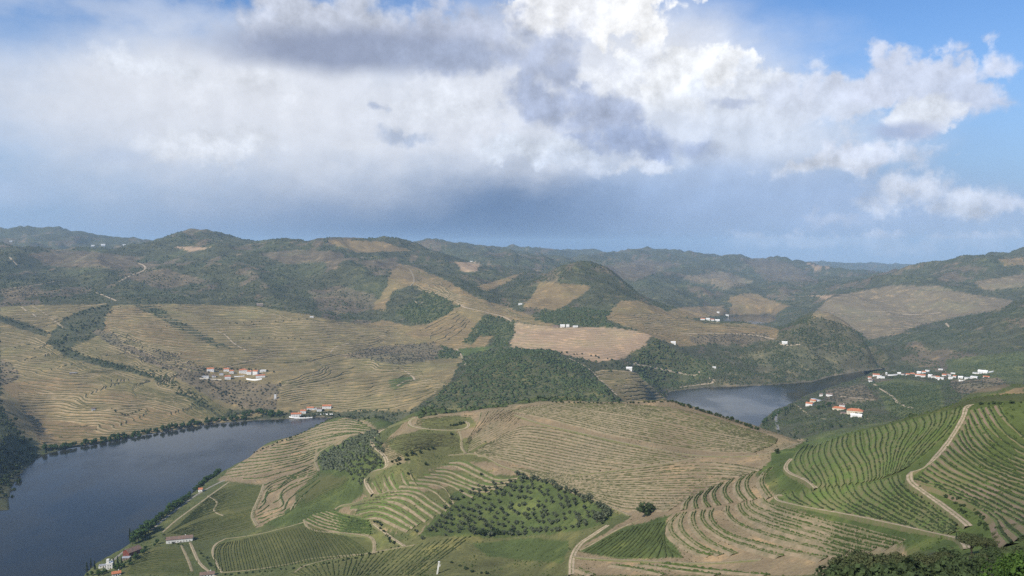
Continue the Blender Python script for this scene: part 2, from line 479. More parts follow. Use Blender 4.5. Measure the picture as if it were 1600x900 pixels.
# ------------------------------------------------------------------ what covers the ground
COVER = {  # real base colours, mottle (patchiness), stripe (distant terraces too small to build)
 'scrub': ((.074, .076, .042), 1.0, 0), 'scrub2': ((.125, .102, .066), 1.0, 0), 'gold': ((.106, .098, .056), 1.0, 0), 'forest': ((.088, .090, .042), 1.0, 0), 'tan': ((.222, .160, .082), .8, .5),
 'olive': ((.202, .160, .080), .9, .5), 'pink': ((.37, .255, .160), .6, .55), 'dry': ((.155, .125, .078), .8, 0),
 'grass': ((.092, .102, .040), .8, 0), 'bright': ((.080, .102, .034), .8, 0), 'vgreen': ((.098, .100, .038), .5, 0),
 'terr': ((.232, .176, .105), .7, 0), 'dull': ((.21, .165, .105), .9, .7), 'rock': ((.135, .118, .075), 1.0, 0), 'dirt': ((.33, .25, .165), .3, 0),
 'hillgrass': ((.098, .122, .036), .6, 0), 'weedy': ((.125, .125, .050), .8, 0),
}
POLYS = [
 ('scrub2', [(480,455),(530,446),(585,460),(590,475),(560,492),(500,482)]), ('scrub2', [(400,396),(470,390),(530,394),(545,406),(450,413)]), ('dry', [(0,452),(48,446),(62,460),(10,470)]), ('scrub2', [(40,396),(130,392),(225,402),(200,420),(80,416)]),
 ('scrub2', [(180,428),(260,420),(330,440),(250,452)]), ('scrub2', [(560,408),(620,402),(625,420),(590,432)]), ('scrub2', [(1400,560),(1470,545),(1560,560),(1480,585)]), ('tan', [(1560,405),(1600,402),(1600,414),(1570,416)]), ('scrub2', [(920,420),(1000,405),(1060,412),(990,440)]), ('scrub2', [(1150,400),(1230,410),(1280,440),(1200,440)]),
 ('gold', [(1050,600),(1110,560),(1215,530),(1250,500),(1280,488),(1330,510),(1390,560),(1385,580),(1300,592),(1200,604),(1060,612)]),
 ('scrub', [(-60,690),(20,695),(20,802),(-60,850)]),
 ('olive', [(0,479),(110,475),(175,477),(260,475),(400,479),(470,490),(560,507),(640,525),(700,546),(725,560),(700,600),(640,642),(520,642),(430,645),(380,655),(330,662),(190,692),(65,698),(40,690),(0,640)]),
 ('tan', [(170,482),(230,480),(330,560),(300,580),(200,555),(165,515)]),
 ('tan', [(0,600),(90,590),(240,620),(340,655),(190,690),(65,695),(40,640)]),
 ('scrub', [(178,473),(160,476),(120,488),(98,500),(80,522),(72,535),(95,552),(120,555),(112,543),(165,520),(165,498)]),
 ('scrub', [(0,494),(40,504),(78,520),(70,526),(30,513),(0,502)]),
 ('scrub', [(75,528),(140,560),(250,580),(345,640),(430,640),(330,655),(240,592),(140,568),(100,556)]),
 ('scrub', [(212,478),(240,478),(290,505),(340,535),(370,545),(340,543),(280,515)]),
 ('dry', [(140,515),(185,520),(260,550),(330,578),(320,592),(420,600),(437,598),(432,640),(395,642),(330,622),(250,575),(180,545)]),
 ('dry', [(0,560),(22,570),(32,590),(0,605)]),
 ('scrub', [(0,612),(30,640),(40,660),(62,692),(66,708),(30,745),(18,775),(16,800),(0,805)]),
 ('scrub', [(66,704),(64,694),(190,685),(330,655),(420,640),(440,630),(460,650),(400,660),(330,665),(180,692)]),
 ('tan', [(623,412),(650,417),(700,440),(745,465),(840,497),(880,505),(860,512),(800,500),(770,525),(750,548),(700,548),(640,525),(560,508),(600,500),(640,510),(665,508),(720,478),(665,455),(640,445),(610,460),(600,485),(580,483),(600,455),(610,430)]),
 ('forest', [(665,453),(722,478),(665,508),(645,505),(615,487),(655,465)]),
 ('forest', [(758,491),(806,504),(795,540),(785,546),(768,540),(775,525),(745,525),(738,540),(723,535),(745,505)]),
 ('pink', [(806,505),(880,512),(960,511),(1020,523),(1008,535),(1022,548),(985,552),(975,560),(925,566),(880,553),(870,550),(798,543)]),
 ('forest', [(845,485),(870,479),(930,483),(975,492),(945,500),(960,512),(880,510),(838,500)]),
 ('tan', [(840,440),(905,445),(925,448),(895,470),(870,485),(815,480),(835,462)]),
 ('tan', [(945,495),(970,470),(1000,470),(1050,490),(1100,505),(1180,506),(1216,514),(1215,530),(1130,535),(1060,542),(1020,525),(980,512)]),
 ('dry', [(1075,524),(1200,520),(1205,532),(1130,538),(1080,536)]),
 ('tan', [(745,448),(822,424),(790,442),(760,456)]), ('pink', [(712,409),(752,411),(745,425),(722,425)]), ('tan', [(505,375),(600,377),(640,392),(560,395)]),
 ('dry', [(528,556),(600,540),(680,536),(692,545),(682,562),(620,572),(580,562)]), ('forest', [(690,538),(718,552),(716,560),(682,562),(692,548)]),
 ('bright', [(714,545),(775,540),(745,553),(722,558)]), ('bright', [(605,595),(645,585),(642,600),(610,608)]),
 ('forest', [(720,560),(760,548),(800,544),(860,548),(905,568),(930,590),(970,625),(1000,640),(860,645),(640,660),(680,620),(710,600),(730,580)]),
 ('olive', [(928,582),(990,578),(1012,600),(1042,626),(980,632),(950,605)]),
 ('forest', [(990,578),(985,553),(1010,540),(1025,528),(1060,550),(1105,565),(1112,590),(1050,606),(1010,597)]),
 ('tan', [(1140,464),(1175,457),(1195,466),(1232,478),(1215,491),(1140,491)]), ('dull', [(1065,432),(1130,425),(1180,440),(1130,452)]), ('tan', [(1062,480),(1130,478),(1140,491),(1080,498),(1040,488)]), ('pink', [(1262,412),(1300,418),(1280,424)]),
 ('dull', [(1300,464),(1390,446),(1470,447),(1490,455),(1585,470),(1560,485),(1500,494),(1440,508),(1390,524),(1360,530),(1325,510),(1268,492)]),
 ('dull', [(1520,440),(1600,428),(1600,448),(1540,454)]), ('pink', [(1265,461),(1300,462),(1290,468)]), ('pink', [(270,385),(330,387),(300,393)]),
 ('grass', [(1480,562),(1600,548),(1600,600),(1540,590),(1480,588)]),
 ('grass', [(1212,645),(1243,630),(1300,650),(1345,655),(1385,660),(1330,695),(1250,695),(1218,678)]), ('terr', [(1232,671),(1285,664),(1302,671),(1240,677)]),
 ('grass', [(1368,600),(1400,591),(1470,600),(1475,640),(1420,662),(1385,640)]), ('dry', [(1480,596),(1560,590),(1580,605),(1500,618)]), ('dry', [(1290,610),(1350,600),(1372,625),(1290,635)]), ('tan', [(1515,628),(1600,604),(1600,624),(1540,633)]),
 ('rock', [(1235,600),(1280,595),(1330,582),(1360,575),(1330,577),(1260,592)]), ('rock', [(1100,605),(1150,600),(1210,601),(1210,603),(1110,607)]),
 # near ground
 ('terr', [(640,652),(700,646),(860,626),(1050,626),(1260,688),(1250,705),(1180,740),(1220,780),(1270,800),(1410,850),(1430,899),(885,899),(900,858),(985,808),(860,750),(780,740),(700,770),(660,838),(600,830),(528,800),(580,760),(605,735),(590,700)]),
 ('weedy', [(600,690),(690,660),(720,680),(700,715),(620,725),(585,740),(575,765),(640,765),(740,745),(770,735),(700,735),(650,735)]),
 ('weedy', [(545,800),(640,772),(700,760),(760,740),(790,752),(690,800),(650,838),(610,830)]),
 ('terr', [(540,652),(572,658),(605,671),(495,702),(498,737),(460,770),(465,795),(420,815),(403,827),(393,810),(410,772),(410,757),(362,755),(338,750),(400,704),(470,674)]),
 ('weedy', [(700,688),(745,682),(780,700),(770,722),(715,722),(660,738),(640,745),(620,735)]), ('weedy', [(655,655),(735,650),(745,664),(715,672),(660,668)]),
 ('grass', [(570,655),(640,650),(610,668),(590,672)]), ('bright', [(585,660),(620,654),(612,664),(590,668)]),
 ('bright', [(495,712),(545,685),(585,671),(600,712),(603,736),(560,750),(500,738)]),
 ('vgreen', [(255,832),(300,795),(358,753),(412,757),(410,772),(394,810),(402,826),(330,842),(262,850)]),
 ('vgreen', [(330,852),(475,820),(582,848),(582,866),(350,896),(335,870)]), ('vgreen', [(205,870),(245,855),(285,855),(305,897),(190,897)]),
 ('bright', [(410,822),(500,765),(560,742),(580,760),(545,790),(470,822)]), ('vgreen', [(460,770),(500,745),(545,745),(530,760),(480,785)]),
 ('weedy', [(450,893),(600,855),(650,838),(740,836),(880,830),(950,815),(930,835),(895,870),(890,899),(450,899)]), ('bright', [(740,850),(830,840),(890,845),(880,880),(760,870)]),
 ('bright', [(652,838),(690,800),(705,770),(745,758),(790,752),(812,742),(860,755),(930,785),(958,803),(945,820),(880,832),(800,840)]),
 ('bright', [(905,862),(960,828),(1050,803),(1035,830),(1070,872),(970,874)]),
 ('hillgrass', [(1200,782),(1230,765),(1222,735),(1180,738),(1250,692),(1400,660),(1520,630),(1650,622),(1700,880),(1500,870),(1370,845),(1270,805)]),
 ('bright', [(1195,782),(1215,780),(1300,800),(1400,820),(1505,845),(1490,870),(1400,850),(1290,812)]), ('bright', [(1205,705),(1240,700),(1235,740),(1262,770),(1220,762),(1205,730)]),
]
CN = list(COVER)
PX, PY = to_px(XX, YY, Z)
jit = np.clip(1500 / YY, .55, 1) * 2.0
PXj = PX + perlin(XX / 60, YY / 90) * sstep(YY, 1500, 2500) * 4 + perlin(XX / 22, YY / 22) * jit * 1.6 + perlin(XX / 7, YY / 7) * jit * .6
PYj = PY + perlin(XX / 22 + 50, YY / 22) * jit + perlin(XX / 7, YY / 7 + 50) * jit * .4
cls = np.full(XX.shape, CN.index('scrub'))
cls[(YY > 280) & (YY < 1450)] = CN.index('grass')
far_mix = (YY > 1900) & (perlin(XX / 260 + 5, YY / 500) + perlin(XX / 60, YY / 110) * .7 + perlin(XX / 25, YY / 40) * .35 > .45)
cls[far_mix] = CN.index('scrub2')
visr = SL >= RUN - 0.010
for name, poly in POLYS:
    P = np.array(poly)
    m = visr & (PX > P[:, 0].min() - 4) & (PX < P[:, 0].max() + 4) & (PY > P[:, 1].min() - 4) & (PY < P[:, 1].max() + 4)
    k = np.where(m)
    if P[:, 1].max() > 800 or P[:, 1].mean() > 660:
        mm = YY[k] < 1460
    else:
        mm = YY[k] > 780
    i = inpoly(PXj[k], PYj[k], poly) & mm
    cls[k[0][i], k[1][i]] = CN.index(name)
tab = np.array([COVER[c][0] for c in CN]); tm = np.array([COVER[c][1] for c in CN]); ts = np.array([COVER[c][2] for c in CN])
ccol = tab[cls]
shore_band = (sd > 0) & (sd < 4) & (YY > 1500)
ccol[shore_band] = (.125, .11, .075)
ccol[sd < 0] = (.05, .05, .035)


# ------------------------------------------------------------------ materials
def material(name):
    m = bpy.data.materials.new(name); m.use_nodes = True
    t = NT(m.node_tree)
    b = t.n['Principled BSDF']
    b.inputs['Specular IOR Level'].default_value = .15
    b.inputs['Roughness'].default_value = .9
    return m, t, b


def simple(name, col, var=.25, scale=.5, rough=.9, spec=.15, bump=0, hue=None, leafy=0):
    """one base colour with irregular patches of a second one"""
    m, t, b = material(name)
    g = t.add('ShaderNodeNewGeometry').outputs['Position']
    n = t.noise(g, scale, 5, .65)
    c2 = hue or tuple(c * (1 - var) for c in col)
    b.inputs['Roughness'].default_value = rough
    b.inputs['Specular IOR Level'].default_value = spec
    c = t.mix(t.ramp(n, .35, .65), tuple(c * (1 + var * .5) for c in col) + (1,), c2 + (1,))
    t.set(b.inputs['Base Color'], c)
    if leafy:
        tr = t.add('ShaderNodeBsdfTranslucent'); t.set(tr.inputs[0], c)
        mx = t.add('ShaderNodeMixShader', i_0=leafy, i_1=b.outputs[0], i_2=tr.outputs[0])
        t.l.new(mx.outputs[0], t.n['Material Output'].inputs[0])
    if bump:
        bp = t.add('ShaderNodeBump', i_Strength=bump, i_Distance=.3, i_Height=n)
        t.l.new(bp.outputs[0], b.inputs['Normal'])
    return m


def ground_material():
    m, t, b = material('ground_cover')
    a = t.add('ShaderNodeAttribute', attribute_name='cover').outputs[0]
    k = t.add('ShaderNodeAttribute', attribute_name='kindmix')
    ks = t.add('ShaderNodeSeparateXYZ', i_0=k.outputs[1])
    mott, strp = ks.outputs[0], ks.outputs[1]
    g = t.add('ShaderNodeNewGeometry').outputs['Position']
    big = t.noise(g, .0045, 6, .6); mid = t.noise(g, .03, 6, .65); fine = t.noise(g, .35, 5, .7)
    f = t.math('ADD', t.math('MULTIPLY_ADD', big, .9, -.45), t.math('ADD', t.math('MULTIPLY_ADD', mid, 1.3, -.65), t.math('MULTIPLY_ADD', fine, 1.5, -.75)))
    val = t.math('MULTIPLY_ADD', f, t.math('MULTIPLY', mott, 1.1), 1.0)
    c = t.vec('MULTIPLY', a, val)
    # straw-coloured and greener patches inside one cover
    c = t.mix(t.math('MULTIPLY', t.ramp(mid, .52, .70), t.math('MULTIPLY', mott, .55)), c, t.vec('MULTIPLY', c, (1.9, 1.55, 1.25)))
    c = t.mix(t.math('MULTIPLY', t.ramp(big, .5, .62), .45), c, t.vec('MULTIPLY', c, (.80, .93, .80)))
    c = t.mix(t.math('MULTIPLY', t.ramp(fine, .56, .68), .5), c, t.vec('MULTIPLY', c, (.62, .78, .55)))
    # distant terraces: bands along the contour lines, some broken off
    z = t.add('ShaderNodeSeparateXYZ', i_0=g).outputs[2]
    ph = t.math('ADD', t.math('MULTIPLY', z, .24), t.math('MULTIPLY', big, 5.0))
    band = t.math('ABSOLUTE', t.math('MULTIPLY_ADD', t.math('FRACT', ph), 2.0, -1.0))
    band = t.math('MULTIPLY', t.ramp(band, .25, .8), t.math('MULTIPLY', strp, t.ramp(mid, .35, .55, .25, 1.0)))
    c = t.mix(band, c, t.vec('MULTIPLY', c, (.52, .60, .50)))
    t.set(b.inputs['Base Color'], c)
    h = t.math('ADD', t.math('MULTIPLY', mid, 5.0), fine)
    bp = t.add('ShaderNodeBump', i_Strength=.5, i_Distance=1.0, i_Height=h)
    t.l.new(bp.outputs[0], b.inputs['Normal'])
    b.inputs['Specular IOR Level'].default_value = .05
    return m


def mesh_obj(name, V, Fc, mat, parent=None, loc=(0, 0, 0), mats=None, midx=None, smooth=False):
    me = bpy.data.meshes.new(name)
    V = np.asarray(V, float) - np.asarray(loc, float)
    if isinstance(Fc, np.ndarray):
        nf, k = Fc.shape
        me.vertices.add(len(V)); me.vertices.foreach_set('co', V.ravel().astype(np.float32))
        me.loops.add(nf * k); me.loops.foreach_set('vertex_index', Fc.ravel().astype(np.int32))
        me.polygons.add(nf); me.polygons.foreach_set('loop_start', (np.arange(nf) * k).astype(np.int32))
        me.update(calc_edges=True)
    else:
        me.from_pydata([tuple(v) for v in V], [], Fc)
    for mm in (mats or [mat]): me.materials.append(mm)
    if midx is not None: me.polygons.foreach_set('material_index', np.asarray(midx, np.int32))
    if smooth: me.polygons.foreach_set('use_smooth', np.ones(len(me.polygons), bool))
    o = bpy.data.objects.new(name, me)
    C.objects.link(o)
    if parent is not None:
        o.parent = parent
    else:
        o.location = loc
    return o


def tag(o, label=None, cat=None, group=None, kind=None):
    if label: o['label'] = label
    if cat: o['category'] = cat
    if group: o['group'] = group
    if kind: o['kind'] = kind
    return o


def empty(name, loc, label, cat, group=None, rz=0):
    o = bpy.data.objects.new(name, None); C.objects.link(o)
    o.empty_display_size = .5
    o.location = loc; o.rotation_euler = (0, 0, rz)
    return tag(o, label, cat, group)


# ------------------------------------------------------------------ the hills and the river
idx = np.arange(NU * NV).reshape(NV, NU)
quads = np.stack([idx[:-1, :-1], idx[:-1, 1:], idx[1:, 1:], idx[1:, :-1]], -1).reshape(-1, 4)
M_GROUND = ground_material()
hills = mesh_obj('hills', np.stack([XX, YY, Z], -1).reshape(-1, 3), quads, M_GROUND, smooth=True)
tag(hills, kind='structure')
at = hills.data.attributes.new('cover', 'FLOAT_COLOR', 'POINT')
at.data.foreach_set('color', np.concatenate([ccol.reshape(-1, 3), np.ones((NU * NV, 1))], 1).astype(np.float32).ravel())
at = hills.data.attributes.new('kindmix', 'FLOAT_VECTOR', 'POINT')
strp = np.where((YY > 2100) | (PX > 900) & (YY > 1500), ts[cls], 0)
at.data.foreach_set('vector', np.stack([tm[cls], strp, np.zeros(cls.shape)], -1).astype(np.float32).ravel())

# the same hills carried on past both sides of the view
for sgn, e_ in ((-1, 0), (1, NU - 1)):
    us = np.concatenate([[0.], np.geomspace(.01, 5.0, 34)])
    ue = U[e_] + sgn * us
    Xs = ue[None] * YR[:, None]; Ys = np.repeat(YR[:, None], len(us), 1)
    tt = sstep(us, 0, 1.2)[None]
    Zs = Z[:, [e_]] * (1 - tt) + np.maximum(Z[:, [e_]], 30) * tt + tt * np.clip(YY[:, [e_]] / 3000, 0, 1) * perlin(Xs / 420, Ys / 420) * 40
    Zs = np.where(np.abs(Xs) > 17000, np.minimum(Zs, 300), Zs)
    ii = np.arange(Xs.size).reshape(Xs.shape)
    qd = np.stack([ii[:-1, :-1], ii[:-1, 1:], ii[1:, 1:], ii[1:, :-1]], -1).reshape(-1, 4)
    if sgn < 0: qd = qd[:, ::-1].copy()
    keep = (np.abs(Xs) < 21000)[:-1, :-1] & (np.abs(Xs) < 21000)[1:, 1:]
    o = mesh_obj('hills', np.stack([Xs, Ys, Zs], -1).reshape(-1, 3), qd[keep.ravel()], M_GROUND, smooth=True)
    tag(o, kind='structure')
    cs = np.repeat(ccol[:, [e_]], len(us), 1).reshape(-1, 3)
    at_ = o.data.attributes.new('cover', 'FLOAT_COLOR', 'POINT')
    at_.data.foreach_set('color', np.concatenate([cs, np.ones((len(cs), 1))], 1).astype(np.float32).ravel())
    at_ = o.data.attributes.new('kindmix', 'FLOAT_VECTOR', 'POINT')
    at_.data.foreach_set('vector', np.tile(np.array([.9, 0, 0], np.float32), len(cs)))

m, t, b = material('river_water')
b.inputs['Base Color'].default_value = (.020, .020, .015, 1)
b.inputs['Roughness'].default_value = .09
b.inputs['IOR'].default_value = 1.27
b.inputs['Specular IOR Level'].default_value = .5
g = t.add('ShaderNodeNewGeometry').outputs['Position']
gm = t.vec('MULTIPLY', g, (1, .6, 1))
bp = t.add('ShaderNodeBump', i_Strength=.07, i_Distance=.4, i_Height=t.math('ADD', t.noise(gm, .35, 5, .6), t.math('MULTIPLY', t.noise(gm, .03, 3, .5), 2.0)))
t.l.new(bp.outputs[0], b.inputs['Normal'])
t.set(b.inputs['Roughness'], t.ramp(t.noise(gm, .006, 4, .6), .42, .6, .08, .22))
M_WATER = m


def water(name, poly):
    o = mesh_obj(name, [(x, y, 0) for x, y in poly], [list(range(len(poly)))], M_WATER)
    import bmesh
    bm = bmesh.new(); bm.from_mesh(o.data)
    bmesh.ops.triangulate(bm, faces=bm.faces[:]); bmesh.ops.recalc_face_normals(bm, faces=bm.faces[:])
    for f in bm.faces:
        if f.normal.z < 0: f.normal_flip()
    bm.to_mesh(o.data); bm.free()
    return tag(o, kind='structure')


def grow(poly, d):
    P = np.array(poly); a = np.roll(P, 1, 0); c = np.roll(P, -1, 0)
    tdir = c - a; nrm = np.stack([tdir[:, 1], -tdir[:, 0]], 1); nrm /= np.linalg.norm(nrm, axis=1)[:, None] + 1e-9
    area = (P[:, 0] * c[:, 1] - c[:, 0] * P[:, 1]).sum()
    return P + nrm * d * (1 if area > 0 else -1)


water('river', grow(RIVER, 3.0))
water('river', grow(POND, 3.0))


# ------------------------------------------------------------------ lines drawn over the ground
def resample(P, n):
    P = np.asarray(P, float)
    d = np.concatenate([[0], np.cumsum(np.linalg.norm(np.diff(P, axis=0), axis=1))])
    s = np.linspace(0, d[-1], n)
    return np.stack([np.interp(s, d, P[:, k]) for k in range(P.shape[1])], 1)


def smooth_line(P, n=60, it=3):
    Q = np.asarray(P, float)
    for _ in range(it):
        a = Q[:-1] * .75 + Q[1:] * .25; b = Q[:-1] * .25 + Q[1:] * .75
        mid = np.empty((2 * len(a), Q.shape[1])); mid[0::2] = a; mid[1::2] = b
        Q = np.concatenate([Q[:1], mid, Q[-1:]])
    return resample(Q, n)


def zn_at(x, y):
    fu = np.clip((x / y - U[0]) / (U[1] - U[0]), 0, NU - 1).astype(int); fl = np.clip(np.interp(np.log(y), LY, np.arange(NV)), 0, NV - 1).astype(int)
    return ZN[fl, fu]


def on_ground(P, step, level=0.):
    """picture line -> lines over the ground, broken where the sight line jumps to another hill, resampled every STEP metres"""
    x, y, z = hit(P[:, 0], P[:, 1])
    out = []; cur = []
    for k in range(len(x)):
        if np.isnan(x[k]): cut = True
        else: cut = bool(cur) and (abs(math.log(y[k] / cur[-1][1])) > .09 or math.hypot(x[k] - cur[-1][0], y[k] - cur[-1][1]) > max(60, .06 * y[k]))
        if cut:
            if len(cur) > 1: out.append(np.array(cur))
            cur = []
        if not np.isnan(x[k]): cur.append((x[k], y[k]))
    if len(cur) > 1: out.append(np.array(cur))
    res = []
    for L in out:
        ln = np.linalg.norm(np.diff(L, axis=0), axis=1).sum()
        if ln > step * 3:
            L = resample(L, max(4, int(ln / step)))
            if level:                                    # real terraces keep their height: bend round the bumps
                gx, gy, s_ = uphill(L[:, 0], L[:, 1], 12.)
                q = np.clip(zn_at(L[:, 0], L[:, 1]) / np.maximum(s_, .12), -22, 22) * level
                kk = min(5, len(q)); q = np.convolve(np.pad(q, kk // 2, mode='edge'), np.ones(kk) / kk, 'valid')[:len(q)]
                L = L - np.stack([gx, gy], 1) * q[:, None]
            res.append(L)
    return res


def uphill(x, y, e=3.0):
    gx = (height(x + e, y) - height(x - e, y)) / (2 * e); gy = (height(x, y + e) - height(x, y - e)) / (2 * e)
    s = np.hypot(gx, gy) + 1e-6
    return gx / s, gy / s, s


def normals2(L):
    t = np.gradient(L, axis=0); t /= np.linalg.norm(t, axis=1)[:, None] + 1e-9
    return np.stack([-t[:, 1], t[:, 0]], 1)


def strip_faces(n, k, off=0):
    """quads between n stations of k points"""
    i = np.arange(n - 1)[:, None] * k + np.arange(k - 1)[None] + off
    return np.stack([i, i + 1, i + k + 1, i + k], -1).reshape(-1, 4)


# tracks and roads
M_TRACK = simple('track_earth', (.38, .295, .20), .25, .35, hue=(.27, .215, .135))
M_FAINT = simple('trodden_earth', (.275, .212, .135), .3, .3, hue=(.20, .165, .095))
M_VERGE = simple('track_middle_verge', (.26, .215, .125), .3, .5, hue=(.13, .13, .05))
M_ASPH = simple('old_asphalt', (.20, .195, .185), .15, .3)
M_RAIL = simple('rail_ballast', (.26, .24, .22), .2, .5)
M_CUT = simple('track_bank', (.105, .118, .040), .35, .25, hue=(.165, .142, .072))
TRACKS = [  # name, picture line, width, material
 ('dirt_track', [(1519,632),(1509,637),(1506,652),(1490,680),(1475,702),(1458,720),(1438,735),(1421,745),(1420,756),(1445,773),(1480,797),(1514,824)], 3.3, M_TRACK),
 ('dirt_track', [(1236,718),(1228,727),(1227,735),(1236,743),(1262,753),(1275,765)], 3.4, M_TRACK),
 ('dirt_track', [(1226,774),(1210,776),(1213,784),(1240,790),(1270,795),(1330,807),(1400,822),(1470,837),(1500,843),(1512,858)], 2.6, M_TRACK),
 ('dirt_track', [(1257,690),(1235,697),(1205,708),(1172,713),(1095,714),(1015,700),(945,686),(900,675),(840,661),(805,648)], 4.0, M_FAINT),
 ('dirt_track', [(1095,714),(1030,726),(960,736),(893,743)], 4.0, M_FAINT),
 ('dirt_track', [(700,712),(740,708),(765,716),(785,730),(850,746),(925,780),(985,806)], 3.0, M_FAINT),
 ('dirt_track', [(950,821),(925,838),(905,852),(893,872),(893,899)], 5.0, M_TRACK),
 ('dirt_track', [(893,870),(930,874),(980,876),(1060,879),(1110,881),(1190,874)], 3.2, M_FAINT),
 ('dirt_track', [(905,862),(930,848),(960,830),(1000,812)], 2.4, M_FAINT),
 ('dirt_track', [(655,651),(640,657),(640,667),(680,672),(715,673),(731,669),(733,662),(726,659)], 4.0, M_TRACK),
 ('dirt_track', [(718,674),(722,688),(720,698),(728,710)], 3.5, M_FAINT),
 ('dirt_track', [(650,652),(610,666),(590,677),(578,692),(588,704),(601,714),(606,726),(600,735),(586,738),(571,750),(571,761),(582,775)], 5.0, M_TRACK),
 ('concrete_track', [(584,820),(600,832),(618,846),(632,854)], 3.4, M_TRACK),
 ('dirt_track', [(523,798),(530,790),(548,789),(570,783),(600,770),(640,758)], 2.6, M_FAINT),
 ('dirt_track', [(297,848),(303,862),(311,880),(325,892),(338,900)], 4.0, M_TRACK),
 ('dirt_track', [(352,842),(336,850),(331,862),(336,876),(347,895)], 3.0, M_TRACK),
 ('dirt_track', [(347,895),(400,890),(460,880),(480,873),(560,866)], 2.2, M_FAINT),
 ('dirt_track', [(475,812),(480,825),(500,831),(540,834),(580,838),(586,850),(584,866)], 3.6, M_FAINT),
 ('dirt_track', [(352,842),(400,836),(440,826),(475,816)], 2.2, M_FAINT),
 ('dirt_track', [(254,832),(275,813),(300,795),(330,773),(358,753)], 3.0, M_TRACK),
 ('dirt_track', [(325,775),(338,782),(340,788),(333,796),(338,802),(350,806)], 3.0, M_TRACK),
 ('dirt_track', [(283,852),(290,866),(296,880),(300,893)], 3.6, M_FAINT),
 ('railway_bed', [(236,829),(262,806),(288,787),(312,770),(335,758),(352,750)], 4.0, M_RAIL),
 ('railway_bed', [(198,858),(186,868),(172,880),(160,893)], 4.0, M_RAIL),
 ('dirt_track', [(412,757),(408,772),(396,797),(393,808),(402,822)], 5.0, M_FAINT),
 ('dirt_track', [(580,660),(560,668),(530,690),(500,704),(490,718),(498,736)], 4.0, M_FAINT),
 ('dirt_track', [(460,895),(475,884),(520,872),(570,866),(650,851)], 2.6, M_FAINT),
 ('asphalt_road', [(1218,640),(1213,648),(1212,658),(1216,672)], 7.0, M_ASPH),
 ('dirt_track', [(1237,630),(1246,634),(1258,644),(1268,651),(1290,655)], 4.0, M_TRACK),
 ('dirt_track', [(1310,619),(1340,622),(1366,625)], 4.0, M_TRACK),
 ('dirt_track', [(1344,652),(1354,654),(1362,657)], 4.0, M_TRACK),
 ('village_lane', [(1366,600),(1376,608),(1387,614),(1398,622),(1402,630),(1414,634),(1426,638)], 5.0, M_TRACK),
 ('dirt_track', [(985,568),(1010,572),(1040,578),(1060,582),(1082,587),(1092,585),(1092,579)], 5.0, M_TRACK),
 ('dirt_track', [(980,566),(988,571),(996,566)], 4.5, M_TRACK),
 ('dirt_track', [(1046,607),(1070,604),(1095,601),(1114,598),(1117,594),(1108,590)], 6.0, M_TRACK),
 ('dirt_track', [(890,560),(915,572),(925,580),(945,600),(965,618)], 4.0, M_TRACK),
 ('dirt_track', [(1040,620),(1036,616),(1010,600)], 4.0, M_FAINT),
 ('dirt_track', [(150,457),(166,463),(182,470)], 6.0, M_TRACK),
 ('dirt_track', [(216,411),(226,415),(228,420),(218,426),(204,430),(186,440)], 7.0, M_TRACK),
 ('dirt_track', [(20,450),(60,445),(85,440)], 6.0, M_FAINT),
 ('dirt_track', [(15,402),(27,414)], 7.0, M_TRACK),
 ('dirt_track', [(50,478),(66,486),(78,496),(100,512)], 5.0, M_FAINT),
 ('dirt_track', [(34,480),(42,486)], 5.0, M_TRACK), ('dirt_track', [(50,489),(58,496)], 5.0, M_TRACK),
 ('dirt_track', [(0,546),(30,536),(52,530)], 5.0, M_FAINT),
 ('dirt_track', [(372,565),(388,566),(402,562),(407,554)], 4.0, M_TRACK),
 ('dirt_track', [(340,518),(352,522),(366,538),(385,547)], 4.0, M_TRACK),
 ('dirt_track', [(625,575),(645,587),(650,597),(640,592),(620,603)], 4.5, M_TRACK), ('dirt_track', [(713,545),(722,556),(727,570)], 4.5, M_TRACK),
 ('dirt_track', [(516,552),(522,542),(545,536)], 4.0, M_TRACK), ('dirt_track', [(449,595),(455,606),(466,620)], 3.5, M_FAINT),
 ('dirt_track', [(640,447),(648,440),(646,430),(640,420)], 6.0, M_FAINT), ('dirt_track', [(713,470),(720,479),(752,486),(790,495),(800,503)], 5.0, M_TRACK), ('dirt_track', [(648,470),(655,477),(660,472)], 5.0, M_FAINT),
 ('dirt_track', [(1410,491),(1440,492),(1470,488)], 7.0, M_TRACK), ('dirt_track', [(1330,488),(1380,486),(1420,490)], 6.0, M_FAINT), ('dirt_track', [(1478,505),(1484,512)], 6.0, M_TRACK),
 ('dirt_track', [(1060,522),(1120,520),(1180,523),(1210,530)], 5.0, M_TRACK), ('dirt_track', [(1212,536),(1228,540),(1250,538)], 5.0, M_TRACK),
]
TRACK_SD = []
